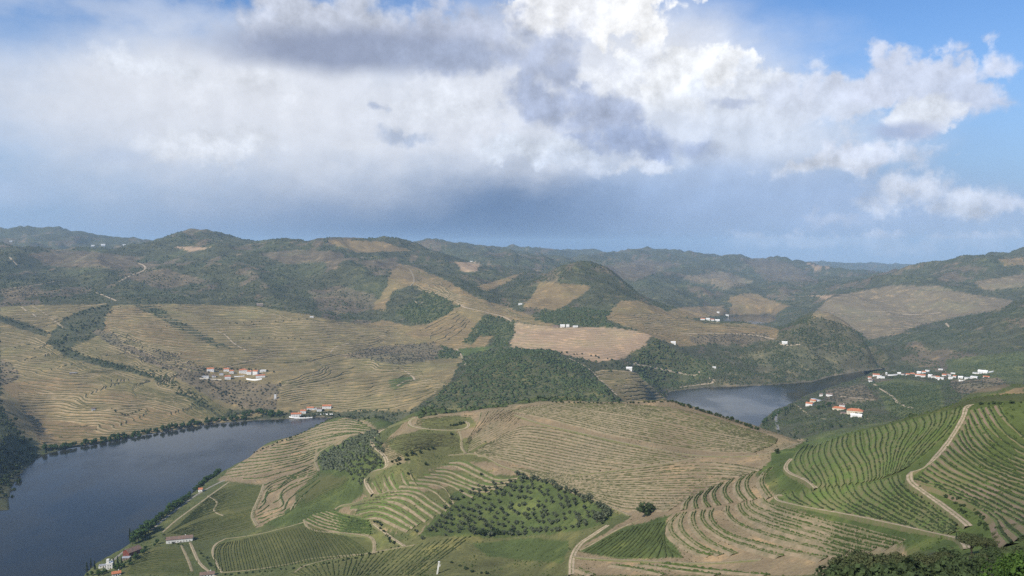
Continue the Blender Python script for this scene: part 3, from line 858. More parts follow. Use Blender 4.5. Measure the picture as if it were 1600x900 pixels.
for name, P, wd, mat in TRACKS:
    nearby = np.mean([q_[1] for q_ in P]) > 640
    for L in on_ground(smooth_line(P, 160), 3.0 if nearby else 8.0):
        nn = normals2(L); k = len(L)
        rows = []
        wob = 1 + .18 * perlin(np.arange(k) * .23 + len(P), np.full(k, 3.3))
        wd_ = wd * (.8 if nearby else 1.)
        e1 = L + nn * (.5 * wd_ * wob)[:, None]; e2 = L - nn * (.5 * wd_ * wob)[:, None]
        lev = np.maximum(height(e1[:, 0], e1[:, 1]), height(e2[:, 0], e2[:, 1]))
        kk = min(7, k); lev = np.convolve(np.pad(lev, kk // 2, mode='edge'), np.ones(kk) / kk, 'valid')[:k]
        for o_, lift in ((-.75, -.3), (-.5, .12), (-.12, .2), (.12, .2), (.5, .12), (.75, -.3)):
            q = L + nn * (o_ * wd_ * wob)[:, None]
            zt = height(q[:, 0], q[:, 1])
            if nearby and abs(o_) < .6: zt = zt + np.maximum(lev - zt, 0) * .8      # tracks lie nearly level across the slope, on a bank
            rows.append(np.column_stack([q, zt + lift * (1 if nearby else 2.2)]))
        V = np.stack(rows, 1).reshape(-1, 3)
        o = mesh_obj(name, V, strip_faces(k, 6), None, mats=[mat, M_VERGE if nearby and mat is not M_ASPH else mat, M_CUT if nearby else mat], midx=np.tile([2, 0, 1, 0, 2], k - 1))
        tag(o, kind='structure')
        TRACK_SD.append((L[::2], wd))


# ------------------------------------------------------------------ vineyards
V_GREEN = simple('vine_leaves', (.085, .118, .030), .5, .5, hue=(.052, .076, .022), leafy=.25)
V_DARK = simple('vine_leaves_dark', (.060, .080, .026), .5, .5, hue=(.036, .050, .020), leafy=.2)
V_FIELD = simple('vine_leaves_field', (.088, .105, .034), .4, .2, hue=(.062, .080, .026), leafy=.25)
V_DUSTY = simple('vine_leaves_dusty', (.105, .108, .045), .5, .12, hue=(.080, .078, .038), leafy=.2)
P_TAN = simple('terrace_floor_dry', (.205, .165, .095), .3, .12, hue=(.145, .138, .062))
P_GREEN = simple('terrace_floor_green', (.082, .120, .028), .35, .12, hue=(.125, .130, .048))
B_TAN = simple('bank_bare_earth', (.255, .195, .122), .28, .16, hue=(.185, .155, .088))
B_GREEN = simple('bank_grassy', (.100, .132, .034), .3, .12, hue=(.165, .150, .068))
B_MIX = simple('bank_half_grassy', (.125, .118, .045), .3, .035, hue=(.225, .160, .105))
B_DUST = simple('bank_far_earth', (.300, .222, .128), .25, .05, hue=(.22, .175, .09))
P_DUST = simple('terrace_floor_far', (.185, .145, .072), .25, .05, hue=(.14, .12, .055))


def hedge(L, h, wd, ragged, gap):
    """a row of vines along L: five points round each station, bulging and thinning like the plants do"""
    k = len(L); nn = normals2(L)
    z = height(L[:, 0], L[:, 1])
    hh = h * (1 + ragged * rng.uniform(-.5, .5, k)); ww = wd * .5 * (1 + ragged * rng.uniform(-.5, .6, k))
    g = rng.random(k) < gap
    hh = np.where(g, h * .12, hh); ww = np.where(g, wd * .1, ww)
    sh = rng.uniform(-.3, .3, k) * wd * ragged
    rows = []
    for o_, zz in ((-.7, -.15), (-1., .5), (0., 1.), (1., .5), (.7, -.15)):
        q = L + nn * (o_ * ww + sh)[:, None]
        rows.append(np.column_stack([q, z + zz * hh + rng.uniform(-.12, .12, k) * h * ragged]))
    return np.stack(rows, 1).reshape(-1, 3), strip_faces(k, 5)


def terrace(L, up, down, bank, cap=2.6):
    gx, gy, s = uphill(L[:, 0], L[:, 1])
    kk = min(9, len(L)); ker = np.ones(kk) / kk
    pad = lambda a: np.convolve(np.pad(a, kk // 2, mode='edge'), ker, 'valid')[:len(a)]
    gx, gy = pad(gx), pad(gy); r = np.hypot(gx, gy) + 1e-6; gx /= r; gy /= r
    g = np.stack([gx, gy], 1); k = len(L)
    z0 = height(L[:, 0], L[:, 1])
    A = L + g * up; B = L - g * (down * (1 + .25 * perlin(np.arange(k) * .3, np.full(k, L[0, 0]))))[:, None]; Cc = L - g * (down + bank)
    zA = np.maximum(height(A[:, 0], A[:, 1]) + .04, z0)
    zC = height(Cc[:, 0], Cc[:, 1]) - .15
    zB = np.minimum(z0 + .05, zC + cap)
    zB = np.maximum(zB, height(B[:, 0], B[:, 1]) + .08)
    V = np.stack([np.column_stack([A, zA]), np.column_stack([B, zB]), np.column_stack([Cc, zC])], 1).reshape(-1, 3)
    f = strip_faces(k, 3)
    return V, f, np.tile([0, 1], k - 1)


def grad_name(px):
    return px


def vineyard(label, guides, counts, vine=V_GREEN, floor=P_TAN, bank=B_TAN, h=1.3, wd=.9, step=2.0, dbl=0, bw=(1.3, 1.3, 2.0), ragged=.9, gap=.08, wob=.7, build_bank=True, skip=0., level=0.):
    gl = [smooth_line(g, 90) for g in guides]
    lines = []
    for a, b_, c in zip(gl[:-1], gl[1:], counts):
        for q in range(c + 1):
            lines.append(a + (b_ - a) * (q + (rng.uniform(-.22, .22) if q else 0)) / (c + 1))
    lines.append(gl[-1])
    root = None
    for i, P in enumerate(lines):
        ph = rng.uniform(0, 50)
        t = np.linspace(0, 6, len(P))
        P = P + np.stack([perlin(t, t * 0 + ph), perlin(t, t * 0 + ph + 9.3)], 1) * wob + np.stack([0 * t, perlin(t * 2.1 + 3, t * 0 + ph)], 1) * wob * .5
        a, e = 0, len(P)
        if skip:
            a = int(rng.uniform(0, skip) * 20); e = len(P) - int(rng.uniform(0, skip) * 20)
        for L in on_ground(P[a:e], step, level):
            if root is None:
                root = empty('vineyard', (L[0, 0], L[0, 1], float(height(L[:1, 0], L[:1, 1])[0])), label, 'vineyard')
                loc = np.array(root.location)
            if build_bank:
                Vt, ft, mi = terrace(L, *bw)
                mesh_obj('terrace', Vt, ft, None, root, loc, mats=[floor, bank], midx=mi)
            if dbl:
                gx, gy, _ = uphill(L[:, 0], L[:, 1]); g = np.stack([gx, gy], 1)
                LL_ = [L + g * dbl * .5, L - g * dbl * .5]
            else:
                LL_ = [L]
            for Lx in LL_:
                Vh, fh = hedge(Lx, h, wd, ragged, gap)
                mesh_obj('vine_row', Vh, fh, vine, root, loc)
    return root


near = dict(step=2.0, dbl=0, h=.95, wd=1.0, bw=(1.6, 1.3, 2.0), vine=V_DUSTY, gap=.25, floor=P_TAN)
vineyard('dry brown terraced vineyard running along the broad crest above the pale ridge track', [
 [(935,631),(960,631),(1020,634),(1060,640),(1110,652),(1160,668),(1215,686)],
 [(865,631),(900,637),(960,646),(1020,656),(1080,668),(1150,682),(1212,694)],
 [(800,641),(850,652),(900,664),(945,676),(1015,690),(1095,704),(1180,707)]], [10, 9], **near)
vineyard('brown terraced rows folding over the rounded nose beside the looping track', [
 [(860,632),(815,650),(800,668),(775,682),(750,694),(733,704)],
 [(835,633),(800,646),(785,660),(765,672),(740,684),(733,692)],
 [(800,637),(780,648),(770,658),(752,672),(734,690)],
 [(752,645),(750,655),(744,666),(736,678),(728,692)]], [4, 4, 4], **{**near, 'h': .6, 'wd': .8, 'gap': .4})
vineyard('brown terraced rows between the ridge track and the slanting track below it', [
 [(750,700),(775,686),(800,672),(830,664),(900,678),(945,690),(1015,704),(1085,716)],
 [(742,706),(775,700),(800,694),(850,702),(900,712),(950,720),(1010,726)],
 [(748,711),(780,716),(820,726),(860,738),(890,743)]], [6, 6], **near)
vineyard('brown terraced rows between the slanting track and the olive grove', [
 [(800,731),(850,739),(905,744),(960,738),(1020,730),(1080,722),(1150,726),(1190,735)],
 [(840,743),(885,750),(950,754),(1000,755),(1060,752),(1100,752),(1140,750)],
 [(860,750),(900,762),(950,772),(1000,775),(1050,776),(1080,776)],
 [(868,753),(910,772),(950,788),(985,797),(1030,797),(1050,796)]], [5, 5, 4], **near)
zz = dict(near); zz.update(step=1.3, dbl=1.9, wd=.7, vine=V_GREEN, h=1.2, gap=.06, wob=.35, bw=(2.0, 1.8, 2.6))
vineyard('zigzag of bright green double vine rows in the bare hollow', [
 [(1205,731),(1192,742),(1189,756),(1196,768),(1204,778)],
 [(1178,738),(1165,752),(1168,768),(1180,781)],
 [(1144,750),(1130,764),(1134,776),(1143,786)],
 [(1114,761),(1102,772),(1100,782),(1108,793)],
 [(1080,777),(1072,786),(1070,797)]], [0, 1, 1, 1], **zz)
zz.update(gap=.22, wd=.6, h=1.0)
vineyard('fan of curving double vine rows over bare earth below the hollow', [
 [(1190,779),(1196,788),(1225,798),(1280,814),(1330,828),(1408,848)],
 [(1174,783),(1176,792),(1207,804),(1260,820),(1312,836),(1392,855)],
 [(1155,788),(1157,799),(1176,814),(1225,830),(1277,846),(1340,864)],
 [(1113,796),(1108,807),(1120,825),(1155,842),(1218,858),(1290,873)],
 [(1085,799),(1081,811),(1088,828),(1106,846),(1150,866)],
 [(1060,803),(1046,818),(1048,832),(1062,846),(1085,862),(1112,868)]], [0, 1, 1, 1, 1], **zz)
vineyard('few short vine rows on the bare earth shelf at the picture foot', [
 [(1035,881),(1080,886),(1130,893),(1200,899)], [(958,883),(1000,889),(1040,898)], [(903,889),(915,894),(928,899)]], [1, 0], **zz)
hs = dict(step=1.6, dbl=0, h=.9, wd=.8, vine=V_DARK, floor=P_GREEN, bank=B_GREEN, bw=(1.3, 1.0, 1.8), gap=.03, wob=1.0)
vineyard('green terraced vineyard of steep slanting rows up to the pale road', [
 [(1256,697),(1250,705),(1240,716),(1244,730),(1256,742),(1270,757)],
 [(1285,690),(1280,702),(1278,714),(1286,730),(1294,745),(1297,759)],
 [(1325,680),(1322,694),(1330,708),(1342,722),(1349,738),(1350,754)],
 [(1372,668),(1380,682),(1374,700),(1382,720),(1380,746)],
 [(1440,652),(1448,664),(1432,685),(1414,705),(1403,738)],
 [(1502,638),(1492,662),(1466,690),(1442,713),(1420,730)]], [3, 4, 4, 5, 5], **hs)
vineyard('green terraced vineyard fanning out below the fold and above the lower track', [
 [(1226,770),(1230,777),(1240,784),(1256,791)],
 [(1268,764),(1272,775),(1284,787),(1302,798)],
 [(1300,760),(1304,772),(1318,786),(1344,799),(1376,813)],
 [(1332,758),(1338,774),(1358,788),(1396,807),(1432,828)],
 [(1354,755),(1358,767),(1380,781),(1420,805),(1476,835)],
 [(1388,749),(1393,762),(1410,778),(1450,802),(1493,832)],
 [(1403,743),(1406,756),(1426,776),(1460,798),(1496,822)]], [2, 2, 2, 1, 2, 1], **hs)
hs2 = dict(hs); hs2.update(bank=B_MIX, bw=(1.6, 1.2, 2.0), vine=V_DARK)
vineyard('green and brown terraced vineyard sweeping down on the far side of the pale road', [
 [(1430,749),(1462,762),(1522,788),(1560,813),(1563,832),(1582,852)],
 [(1442,741),(1464,755),(1500,768),(1530,783),(1568,803),(1618,832)],
 [(1462,723),(1478,737),(1515,753),(1555,771),(1590,789),(1630,806)],
 [(1485,701),(1500,717),(1530,736),(1560,749),(1590,761),(1630,774)],
 [(1508,664),(1514,686),(1535,709),(1560,723),(1590,736),(1630,748)],
 [(1522,640),(1535,666),(1552,691),(1575,707),(1600,719),(1630,726)],
 [(1560,633),(1572,656),(1588,673),(1600,683),(1612,689),(1630,694)]], [1, 2, 2, 3, 2, 2], **hs2)
ls = dict(step=2.6, dbl=0, h=1.5, wd=2.0, vine=V_GREEN, bw=(2.2, 1.8, 3.2), gap=.03, wob=.5)
vineyard('tan terraced vineyard climbing from the river bank over the end of the lower spur', [
 [(502,662),(525,658),(545,656),(566,661)],
 [(458,684),(480,679),(500,673),(530,667),(558,668),(588,673)],
 [(412,706),(440,703),(465,699),(492,690),(515,684),(540,679)],
 [(376,724),(410,721),(440,717),(470,711),(492,703)],
 [(347,744),(380,739),(410,734),(440,727),(470,721),(492,711)],
 [(380,749),(410,748),(430,741),(455,735),(480,728),(496,720)]], [2, 3, 2, 2, 1], **ls)
vineyard('winding S shaped green rows on tan earth below the end of the lower spur', [
 [(413,759),(428,752),(442,746),(458,743),(488,728)],
 [(415,776),(420,761),(440,757),(450,748),(470,742),(492,734)],
 [(404,796),(415,786),(414,773),(432,766),(442,760),(456,750),(480,745),(498,738)],
 [(401,807),(421,799),(446,791),(437,776),(450,765),(470,757),(498,743)],
 [(406,817),(431,808),(456,799),(461,786),(480,769),(500,751)]], [1, 1, 1, 1], **ls)
kk_ = dict(step=2.0, dbl=0, h=1.0, wd=1.2, vine=V_DUSTY, floor=P_GREEN, bank=B_TAN, bw=(2.5, 2.2, 2.4), gap=.2, wob=.6)
vineyard('zigzag grassy terraces with pale earth banks left of the olive grove', [
 [(566,809),(590,803),(612,813),(640,828)],
 [(549,791),(590,783),(625,796),(656,819)],
 [(580,778),(630,772),(650,785),(680,807)],
 [(610,765),(655,765),(672,781),(700,796)],
 [(640,752),(690,756),(702,772),(712,785)],
 [(670,739),(700,741),(722,752),(760,764),(790,760)],
 [(700,722),(725,720),(750,735),(780,750),(812,746)]], [1, 1, 1, 1, 2, 2], **kk_)
vineyard('short pale terraces on the weedy slope under the dark thicket', [
 [(585,747),(590,759),(597,770)], [(640,735),(645,748),(652,758)]], [3], **kk_)
vineyard('thin dry rows on the rounded knoll inside the looping track', [
 [(596,690),(620,681),(650,677),(705,679)], [(596,702),(630,694),(670,689),(716,686)], [(606,724),(640,708),(675,697),(718,698)]], [6, 7], step=2.2, h=.8, wd=.9, vine=V_DUSTY, gap=.25, build_bank=False)
vineyard('short dry rows on the flat top of the knoll within the track loop', [[(652,657),(690,651),(738,650)], [(648,664),(680,668),(716,669)]], [6], step=2.2, h=.8, wd=.9, vine=V_DUSTY, gap=.25, build_bank=False)
fl = dict(step=2.2, h=.8, wd=1.0, vine=V_FIELD, build_bank=False, gap=.05, wob=.25)
vineyard('large flat green vineyard with straight rows in the valley bottom below the lone field path', [
 [(338,893),(333,860),(345,850)], [(420,889),(410,860),(400,838)], [(500,876),(490,850),(475,824)], [(578,866),(560,850),(540,838)]][0:4], [16, 16, 14], **fl)
vineyard('smooth green vineyard between the railway and the tan terraces', [
 [(262,833),(300,812),(350,796),(405,788)], [(280,820),(310,800),(360,782),(408,775)], [(300,800),(330,785),(370,768),(410,760)], [(325,778),(350,762),(385,757)]], [5, 5, 5], **fl)
vineyard('smooth green vineyard directly behind the long white farmhouse', [
 [(310,845),(350,836),(390,824)], [(285,836),(330,822),(400,806)], [(268,834),(310,815),(398,795)]], [5, 5], **fl)
vineyard('small green vineyard in front of the long white farmhouse', [
 [(212,872),(240,860),(282,858)], [(205,885),(240,876),(290,875)], [(198,898),(240,893),(298,893)]], [5, 5], **fl)
vineyard('small curved terraces stacked above the corner of the flat vineyard', [
 [(478,812),(500,824),(540,832),(580,834)], [(490,803),(520,814),(550,822),(580,824)], [(510,798),(535,806),(560,813),(575,815)]], [2, 2], **{**ls, 'floor': P_GREEN})
vineyard('green strip vineyard between the S shaped rows and the small grove', [
 [(462,788),(500,768),(545,748)], [(470,794),(505,780),(540,762)]], [4], **fl)
vineyard('straight upright rows on the dry foreground field near the leaning white post', [
 [(455,895),(470,899)], [(500,880),(510,899)], [(560,868),(548,899)], [(620,856),(575,899)], [(680,845),(620,899)], [(735,838),(655,899)]], [5, 5, 5, 5, 5], **{**fl, 'h': .6, 'wd': 1.3, 'gap': .15})
vineyard('small green vineyard with fine cross rows beside the pale track fork', [
 [(912,864),(935,850),(960,834)], [(960,870),(985,850),(1010,820)], [(1000,872),(1025,850),(1045,815)], [(1068,872),(1040,855),(1035,835)]], [6, 5, 4], **{**fl, 'h': .9})
V_FAR = simple('vine_leaves_far', (.098, .090, .040), .4, .05, hue=(.075, .072, .034))
md = dict(step=7.0, h=1.5, wd=2.4, vine=V_FAR, floor=P_DUST, bank=B_DUST, bw=(2.0, 2.0, 3.6), ragged=.8, gap=.06, wob=1.0, level=.8)
vineyard('wide tan terraced hillside with level rows above the white estate', [
 [(176,480),(260,479),(340,480),(400,484),(450,494)],
 [(168,500),(250,507),(330,511),(420,509),(520,506),(612,510)],
 [(170,520),(240,533),(300,543),(380,544),(480,540),(560,535),(632,527)],
 [(190,538),(260,558),(330,566),(420,570),(500,562),(545,552)],
 [(262,572),(300,577),(340,578)]], [5, 7, 6, 2], **md)
vineyard('tan terraced slope at the edge of the picture under the dark scrub hills', [
 [(0,484),(40,481),(110,478),(165,477)], [(0,492),(45,494),(90,497)], [(60,514),(75,512),(95,500)]], [2, 3], **md)
vineyard('large tan terraced hillside falling to the river bank across the water', [
 [(0,516),(50,530),(80,551),(140,570),(200,588),(260,610),(330,644)],
 [(0,560),(60,562),(120,575),(180,592),(240,612),(300,638),(345,655)],
 [(18,600),(80,605),(150,612),(210,622),(260,635),(300,650),(325,661)],
 [(34,640),(90,640),(150,640),(190,650),(240,660),(290,666),(306,668)],
 [(48,666),(100,672),(150,672),(190,675),(225,675)],
 [(66,692),(120,695),(170,690),(192,686)]], [7, 7, 7, 5, 4], **md)
vineyard('narrow tan terraced wedge between two scrub filled gullies', [
 [(125,527),(170,541),(240,572),(300,606),(360,642)], [(108,545),(150,560),(215,580),(290,615),(350,650)]], [5], **md)
mg = dict(md); mg.update(floor=simple('terrace_floor_far_green', (.135, .140, .055), .3, .04, hue=(.175, .150, .07)), vine=V_DUSTY)
vineyard('greenish brown terraced knoll above the riverside farm', [
 [(440,592),(500,575),(530,563),(580,562),(640,572)], [(432,612),(490,600),(540,590),(600,590),(652,587)], [(440,630),(500,622),(560,616),(620,610),(690,600)], [(530,641),(580,641),(640,633),(704,610)]], [5, 5, 5], **mg)
vineyard('narrow striped terraces dropping to the water beside the forested hill', [
 [(935,584),(960,581),(990,580)], [(945,596),(980,597),(1008,596)], [(960,610),(1000,612),(1025,612)], [(980,627),(1015,628),(1040,625)]], [2, 2, 2], **{**md, 'bw': (2.5, 2.5, 5)})
vineyard('tan terraces on the shoulder beyond the pink ploughed field', [
 [(950,495),(1000,490),(1060,496),(1110,505)], [(1000,505),(1060,510),(1120,512),(1200,514)], [(1030,524),(1060,530),(1070,536)]], [4, 4], **{**md, 'step': 9.0})
vineyard('tan terraces on the spur above the two dark woods', [
 [(650,420),(690,442),(740,468),(800,485)], [(655,448),(700,462),(750,482),(830,498)], [(720,484),(690,500),(655,518)], [(735,500),(715,520),(690,532)]], [4, 0, 4], **{**md, 'step': 9.0})


# ------------------------------------------------------------------ trees and shrubs
def ico_pts(n):
    i = np.arange(n) + .5
    ph = np.arccos(1 - 2 * i / n); th = math.pi * (1 + 5 ** .5) * i
    return np.stack([np.cos(th) * np.sin(ph), np.sin(th) * np.sin(ph), np.cos(ph)], 1)


def leaf_quads(P, Nn, size, rg, stretch=1.4):
    """small leaf sprays: one bent quad at each point, roughly facing Nn"""
    n = len(P)
    a = rg.normal(size=(n, 3)); a -= (a * Nn).sum(1)[:, None] * Nn; a /= np.linalg.norm(a, axis=1)[:, None] + 1e-9
    b = np.cross(Nn, a)
    s = size * rg.uniform(.6, 1.4, n)[:, None]
    q = np.stack([P - a * s * stretch, P - b * s + Nn * s * .25, P + a * s * stretch, P + b * s - Nn * s * .25], 1)
    return q.reshape(-1, 3), np.arange(n * 4).reshape(n, 4)


def crown_mesh(name, mat, r, h, base, n_cl, n_leaf, leaf, seed, shape='round', cl=.42):
    """a crown from base to base+h: leaf sprays over several clumps spread through its volume, open between them"""
    rg = np.random.default_rng(seed)
    Pts = []; Nrm = []
    for k in range(n_cl):
        u = rg.normal(size=3); u /= np.linalg.norm(u)
        rr = rg.uniform(.35, .78)
        c = u * rr
        if shape == 'cone':
            t = (k + .5) / n_cl; c = np.array([u[0] * .5 * (1 - t) , u[1] * .5 * (1 - t), -1 + 2 * t]); q = cl * (1.05 - t * .75)
        elif shape == 'flat':
            c[2] = abs(c[2]) * .9 - .25; q = cl * rg.uniform(.7, 1.2)
        else:
            q = cl * rg.uniform(.75, 1.25)
        m = max(4, n_leaf // n_cl)
        v = rg.normal(size=(m, 3)); v /= np.linalg.norm(v, axis=1)[:, None]
        d = rg.uniform(.55, 1.05, m)[:, None]
        Pts.append(c + v * d * q); Nrm.append(v)
    P = np.concatenate(Pts); Nn = np.concatenate(Nrm) + rg.normal(size=P.shape) * .45
    Nn /= np.linalg.norm(Nn, axis=1)[:, None]
    P = P * np.array([r, r, h / 2]) + np.array([0, 0, base + h / 2])
    V, Fq = leaf_quads(P, Nn, leaf, rg)
    me = bpy.data.meshes.new(name)
    me.vertices.add(len(V)); me.vertices.foreach_set('co', V.astype(np.float32).ravel())
    me.loops.add(Fq.size); me.loops.foreach_set('vertex_index', Fq.astype(np.int32).ravel())
    me.polygons.add(len(Fq)); me.polygons.foreach_set('loop_start', (np.arange(len(Fq)) * 4).astype(np.int32))
    me.update(calc_edges=True); me.materials.append(mat)
    return me


def trunk_mesh(name, mat, r, h, limbs, seed, spread=.5):
    rg = np.random.default_rng(seed)
    V = []; Fq = []

    def limb(p, q, r0, r1, k=6):
        p = np.array(p, float); q = np.array(q, float); d = q - p; d /= np.linalg.norm(d)
        a = np.cross(d, [0.3, .8, .1]); a /= np.linalg.norm(a); b = np.cross(d, a)
        o = len(V)
        for c, rr in ((p, r0), ((p + q) / 2 + rg.normal(size=3) * r0 * .3, (r0 + r1) / 2), (q, r1)):
            for t in range(k):
                an = 2 * math.pi * t / k
                V.append(c + (a * math.cos(an) + b * math.sin(an)) * rr)
        for lv in range(2):
            for t in range(k):
                Fq.append((o + lv * k + t, o + lv * k + (t + 1) % k, o + (lv + 1) * k + (t + 1) % k, o + (lv + 1) * k + t))
    limb((0, 0, -.4), (rg.normal() * .1 * h * .3, rg.normal() * .1 * h * .3, h * .5), r, r * .7)
    for k in range(limbs):
        an = 2 * math.pi * (k + rg.random() * .6) / limbs
        limb((0, 0, h * rg.uniform(.4, .5)), (math.cos(an) * h * spread * .6, math.sin(an) * h * spread * .6, h * rg.uniform(.85, 1.1)), r * .5, r * .15, 5)
    me = bpy.data.meshes.new(name); me.from_pydata([tuple(v) for v in V], [], Fq); me.materials.append(mat)
    return me


M_BARK = simple('bark', (.11, .085, .06), .3, 2.0)
L_OLIVE = simple('olive_leaves', (.118, .134, .078), .45, .25, hue=(.072, .086, .046), leafy=.2)
L_BROAD = simple('broad_leaves', (.068, .118, .030), .5, .6, hue=(.042, .074, .022), leafy=.3)
L_DARK = simple('dark_leaves', (.056, .080, .030), .5, .6, hue=(.038, .054, .022), leafy=.2)
L_CYP = simple('cypress_leaves', (.034, .054, .026), .4, .6)
L_PINE = simple('pine_needles', (.056, .072, .028), .5, .5, hue=(.085, .092, .040), leafy=.2)
L_LIGHT = simple('bright_leaves', (.075, .130, .026), .45, .5, hue=(.045, .080, .018), leafy=.35)
L_DRYT = simple('withered_leaves', (.17, .125, .055), .4, .8, hue=(.10, .10, .04), leafy=.2)
PROTO = {}


def protos(key, mat, variants, r, h, base, n_cl, n_leaf, leaf, tr, limbs, **kw):
    PROTO[key] = [(crown_mesh('crown_' + key, mat, r, h, base, n_cl, n_leaf, leaf, 100 + v * 7 + len(PROTO), **kw), trunk_mesh('trunk_' + key, M_BARK, tr, base + h * .5, limbs, 200 + v)) for v in range(variants)]


protos('olive', L_OLIVE, 5, 2.5, 3.6, 1.0, 9, 190, .34, .28, 3)
protos('broad', L_BROAD, 5, 3.6, 6.4, 1.2, 14, 420, .42, .3, 4)
protos('dark', L_DARK, 5, 3.2, 5.0, .3, 12, 340, .42, .28, 4)
protos('bush', L_DARK, 4, 2.2, 2.8, .0, 9, 200, .36, .15, 3)
protos('cypress', L_CYP, 2, 1.6, 13.0, .4, 26, 520, .34, .25, 2, shape='cone', cl=.6)
protos('pine', L_PINE, 4, 5.6, 6.2, 3.0, 26, 6500, .16, .34, 6, shape='flat', cl=.36)
protos('thicket', L_DARK, 4, 3.6, 4.6, .0, 22, 3600, .19, .2, 4, cl=.36)
protos('light', L_LIGHT, 2, 5.2, 10.5, .5, 40, 17000, .115, .3, 5, cl=.36)
protos('withered', L_DRYT, 1, 1.5, 3.2, .2, 14, 2600, .055, .12, 4, cl=.4)


def tree(kind, x, y, sc, name, label, group=None, parts=True, cat='tree', zs=1.0, sink=0.):
    c, t = PROTO[kind][int(rng.integers(len(PROTO[kind])))]
    z = float(height(np.array([x]), np.array([y]))[0]) - sink
    e = empty(name, (x, y, z), label, cat, group, float(rng.uniform(0, 6.28)))
    e.scale = (sc * rng.uniform(.9, 1.1), sc * rng.uniform(.9, 1.1), sc * zs * rng.uniform(.85, 1.15))
    o = bpy.data.objects.new('crown', c); C.objects.link(o); o.parent = e
    if parts:
        o = bpy.data.objects.new('trunk', t); C.objects.link(o); o.parent = e
    return e


def at(px, py):
    x, y, z = hit([px], [py])
    return float(x[0]), float(y[0]), float(z[0])


# near grove of olive trees: a loose grid over the grassy slope
GROVE = [(655,838),(690,803),(706,772),(745,760),(790,754),(812,744),(858,757),(930,787),(952,803),(940,820),(880,831),(800,838),(740,836)]
def grid_in(poly, sp, jit, ang):
    P = np.array(poly, float)
    x, y, z = hit(P[:, 0], P[:, 1])
    W_ = np.stack([x, y], 1)
    c, s = math.cos(ang), math.sin(ang)
    Q = W_ @ np.array([[c, s], [-s, c]]).T
    g = []
    for a in np.arange(Q[:, 0].min(), Q[:, 0].max(), sp):
        for b_ in np.arange(Q[:, 1].min(), Q[:, 1].max(), sp):
            g.append((a, b_))
    g = np.array(g) + rng.uniform(-jit, jit, (len(g), 2))
    g = g @ np.array([[c, s], [-s, c]])
    return g[inpoly(g[:, 0], g[:, 1], W_)]


def zone(px, py, zs, default):
    for nm, (a, b_, c, d) in zs:
        if a <= px < c and b_ <= py < d: return nm
    return default


gz = [('at the top corner of the grassy grove', (770, 700, 850, 772)), ('along the track side of the grassy grove', (850, 700, 1000, 800)), ('at the right tip of the grassy grove', (880, 790, 1000, 900)),
      ('in the grassy grove corner beside the zigzag terraces', (600, 740, 735, 900)), ('in the lowest rows of the grassy grove', (735, 815, 900, 900))]
pts = grid_in(GROVE, 7.9, 2.4, .85)
for x, y in pts:
    if rng.random() < .1: continue
    scl = rng.uniform(.72, 1.2); big = scl > .96
    px, py = to_px(x, y, float(height(np.array([x]), np.array([y]))[0]))
    tree('olive', x, y, scl, 'olive_tree', ('larger ' if big else 'smaller ') + 'olive tree ' + zone(px, py, gz, 'in the middle of the grassy grove'), 'olive trees in the grassy grove')
ORD = 'first second third fourth fifth sixth seventh eighth ninth tenth eleventh twelfth thirteenth fourteenth fifteenth sixteenth seventeenth eighteenth nineteenth twentieth'.split()
ORD += ['twenty-' + w_ for w_ in ORD[:9]] + ['thirtieth']


def along(P, n, kind, sc, name, label, group, spread=2.0, parts=True, cat='tree', zs=1.0):
    Q = smooth_line(P, n)
    x, y, z = hit(Q[:, 0], Q[:, 1])
    ok = ~np.isnan(x)
    x = x[ok] + rng.uniform(-spread, spread, ok.sum()); y = y[ok] + rng.uniform(-spread, spread, ok.sum())
    o = np.argsort(x / y)
    for k, (a, b_) in enumerate(zip(x[o], y[o])):
        if n <= len(ORD): lb = label + ', ' + ORD[k] + ' from left'
        else: lb = label + (', at its left end' if k < n * .25 else ', left of its middle' if k < n * .5 else ', right of its middle' if k < n * .75 else ', at its right end')
        tree(kind, a, b_, sc * rng.uniform(.7, 1.25), name, lb, group, parts, cat, zs)


along([(808,744),(840,752),(880,766),(920,783)], 16, 'olive', 1.25, 'olive_tree', 'large olive tree in the dense row lining the track', 'olive trees lining the slanting track', .8)
along([(935,795),(952,802),(945,812),(930,818)], 8, 'olive', 1.5, 'olive_tree', 'big olive tree clustered at the grove tip by the track fork', 'olive trees at the grove tip', 2)
along([(750,836),(775,835),(800,834)], 9, 'dark', .95, 'evergreen_tree', 'dense evergreen in the short thick row below the grove', 'dark evergreens below the grove', 1.2)
along([(800,838),(840,834),(880,829),(915,822)], 12, 'olive', .9, 'olive_tree', 'olive tree in the thin row under the grassy grove', 'olive trees edging the grove bottom', 1)
# small grove on the lower spur
GROVE2 = [(497,712),(545,686),(584,673),(598,700),(602,730),(585,740),(545,744),(503,736)]
pts = grid_in(GROVE2, 6.4, 2.2, .35)
pts = pts[np.argsort(pts[:, 1])]
for x, y in pts[:110]:
    tree('olive', x, y, rng.uniform(.75, 1.05), 'olive_tree', 'small olive tree in the front rows of the dense lower spur grove', 'olive trees of the square grove', parts=False)


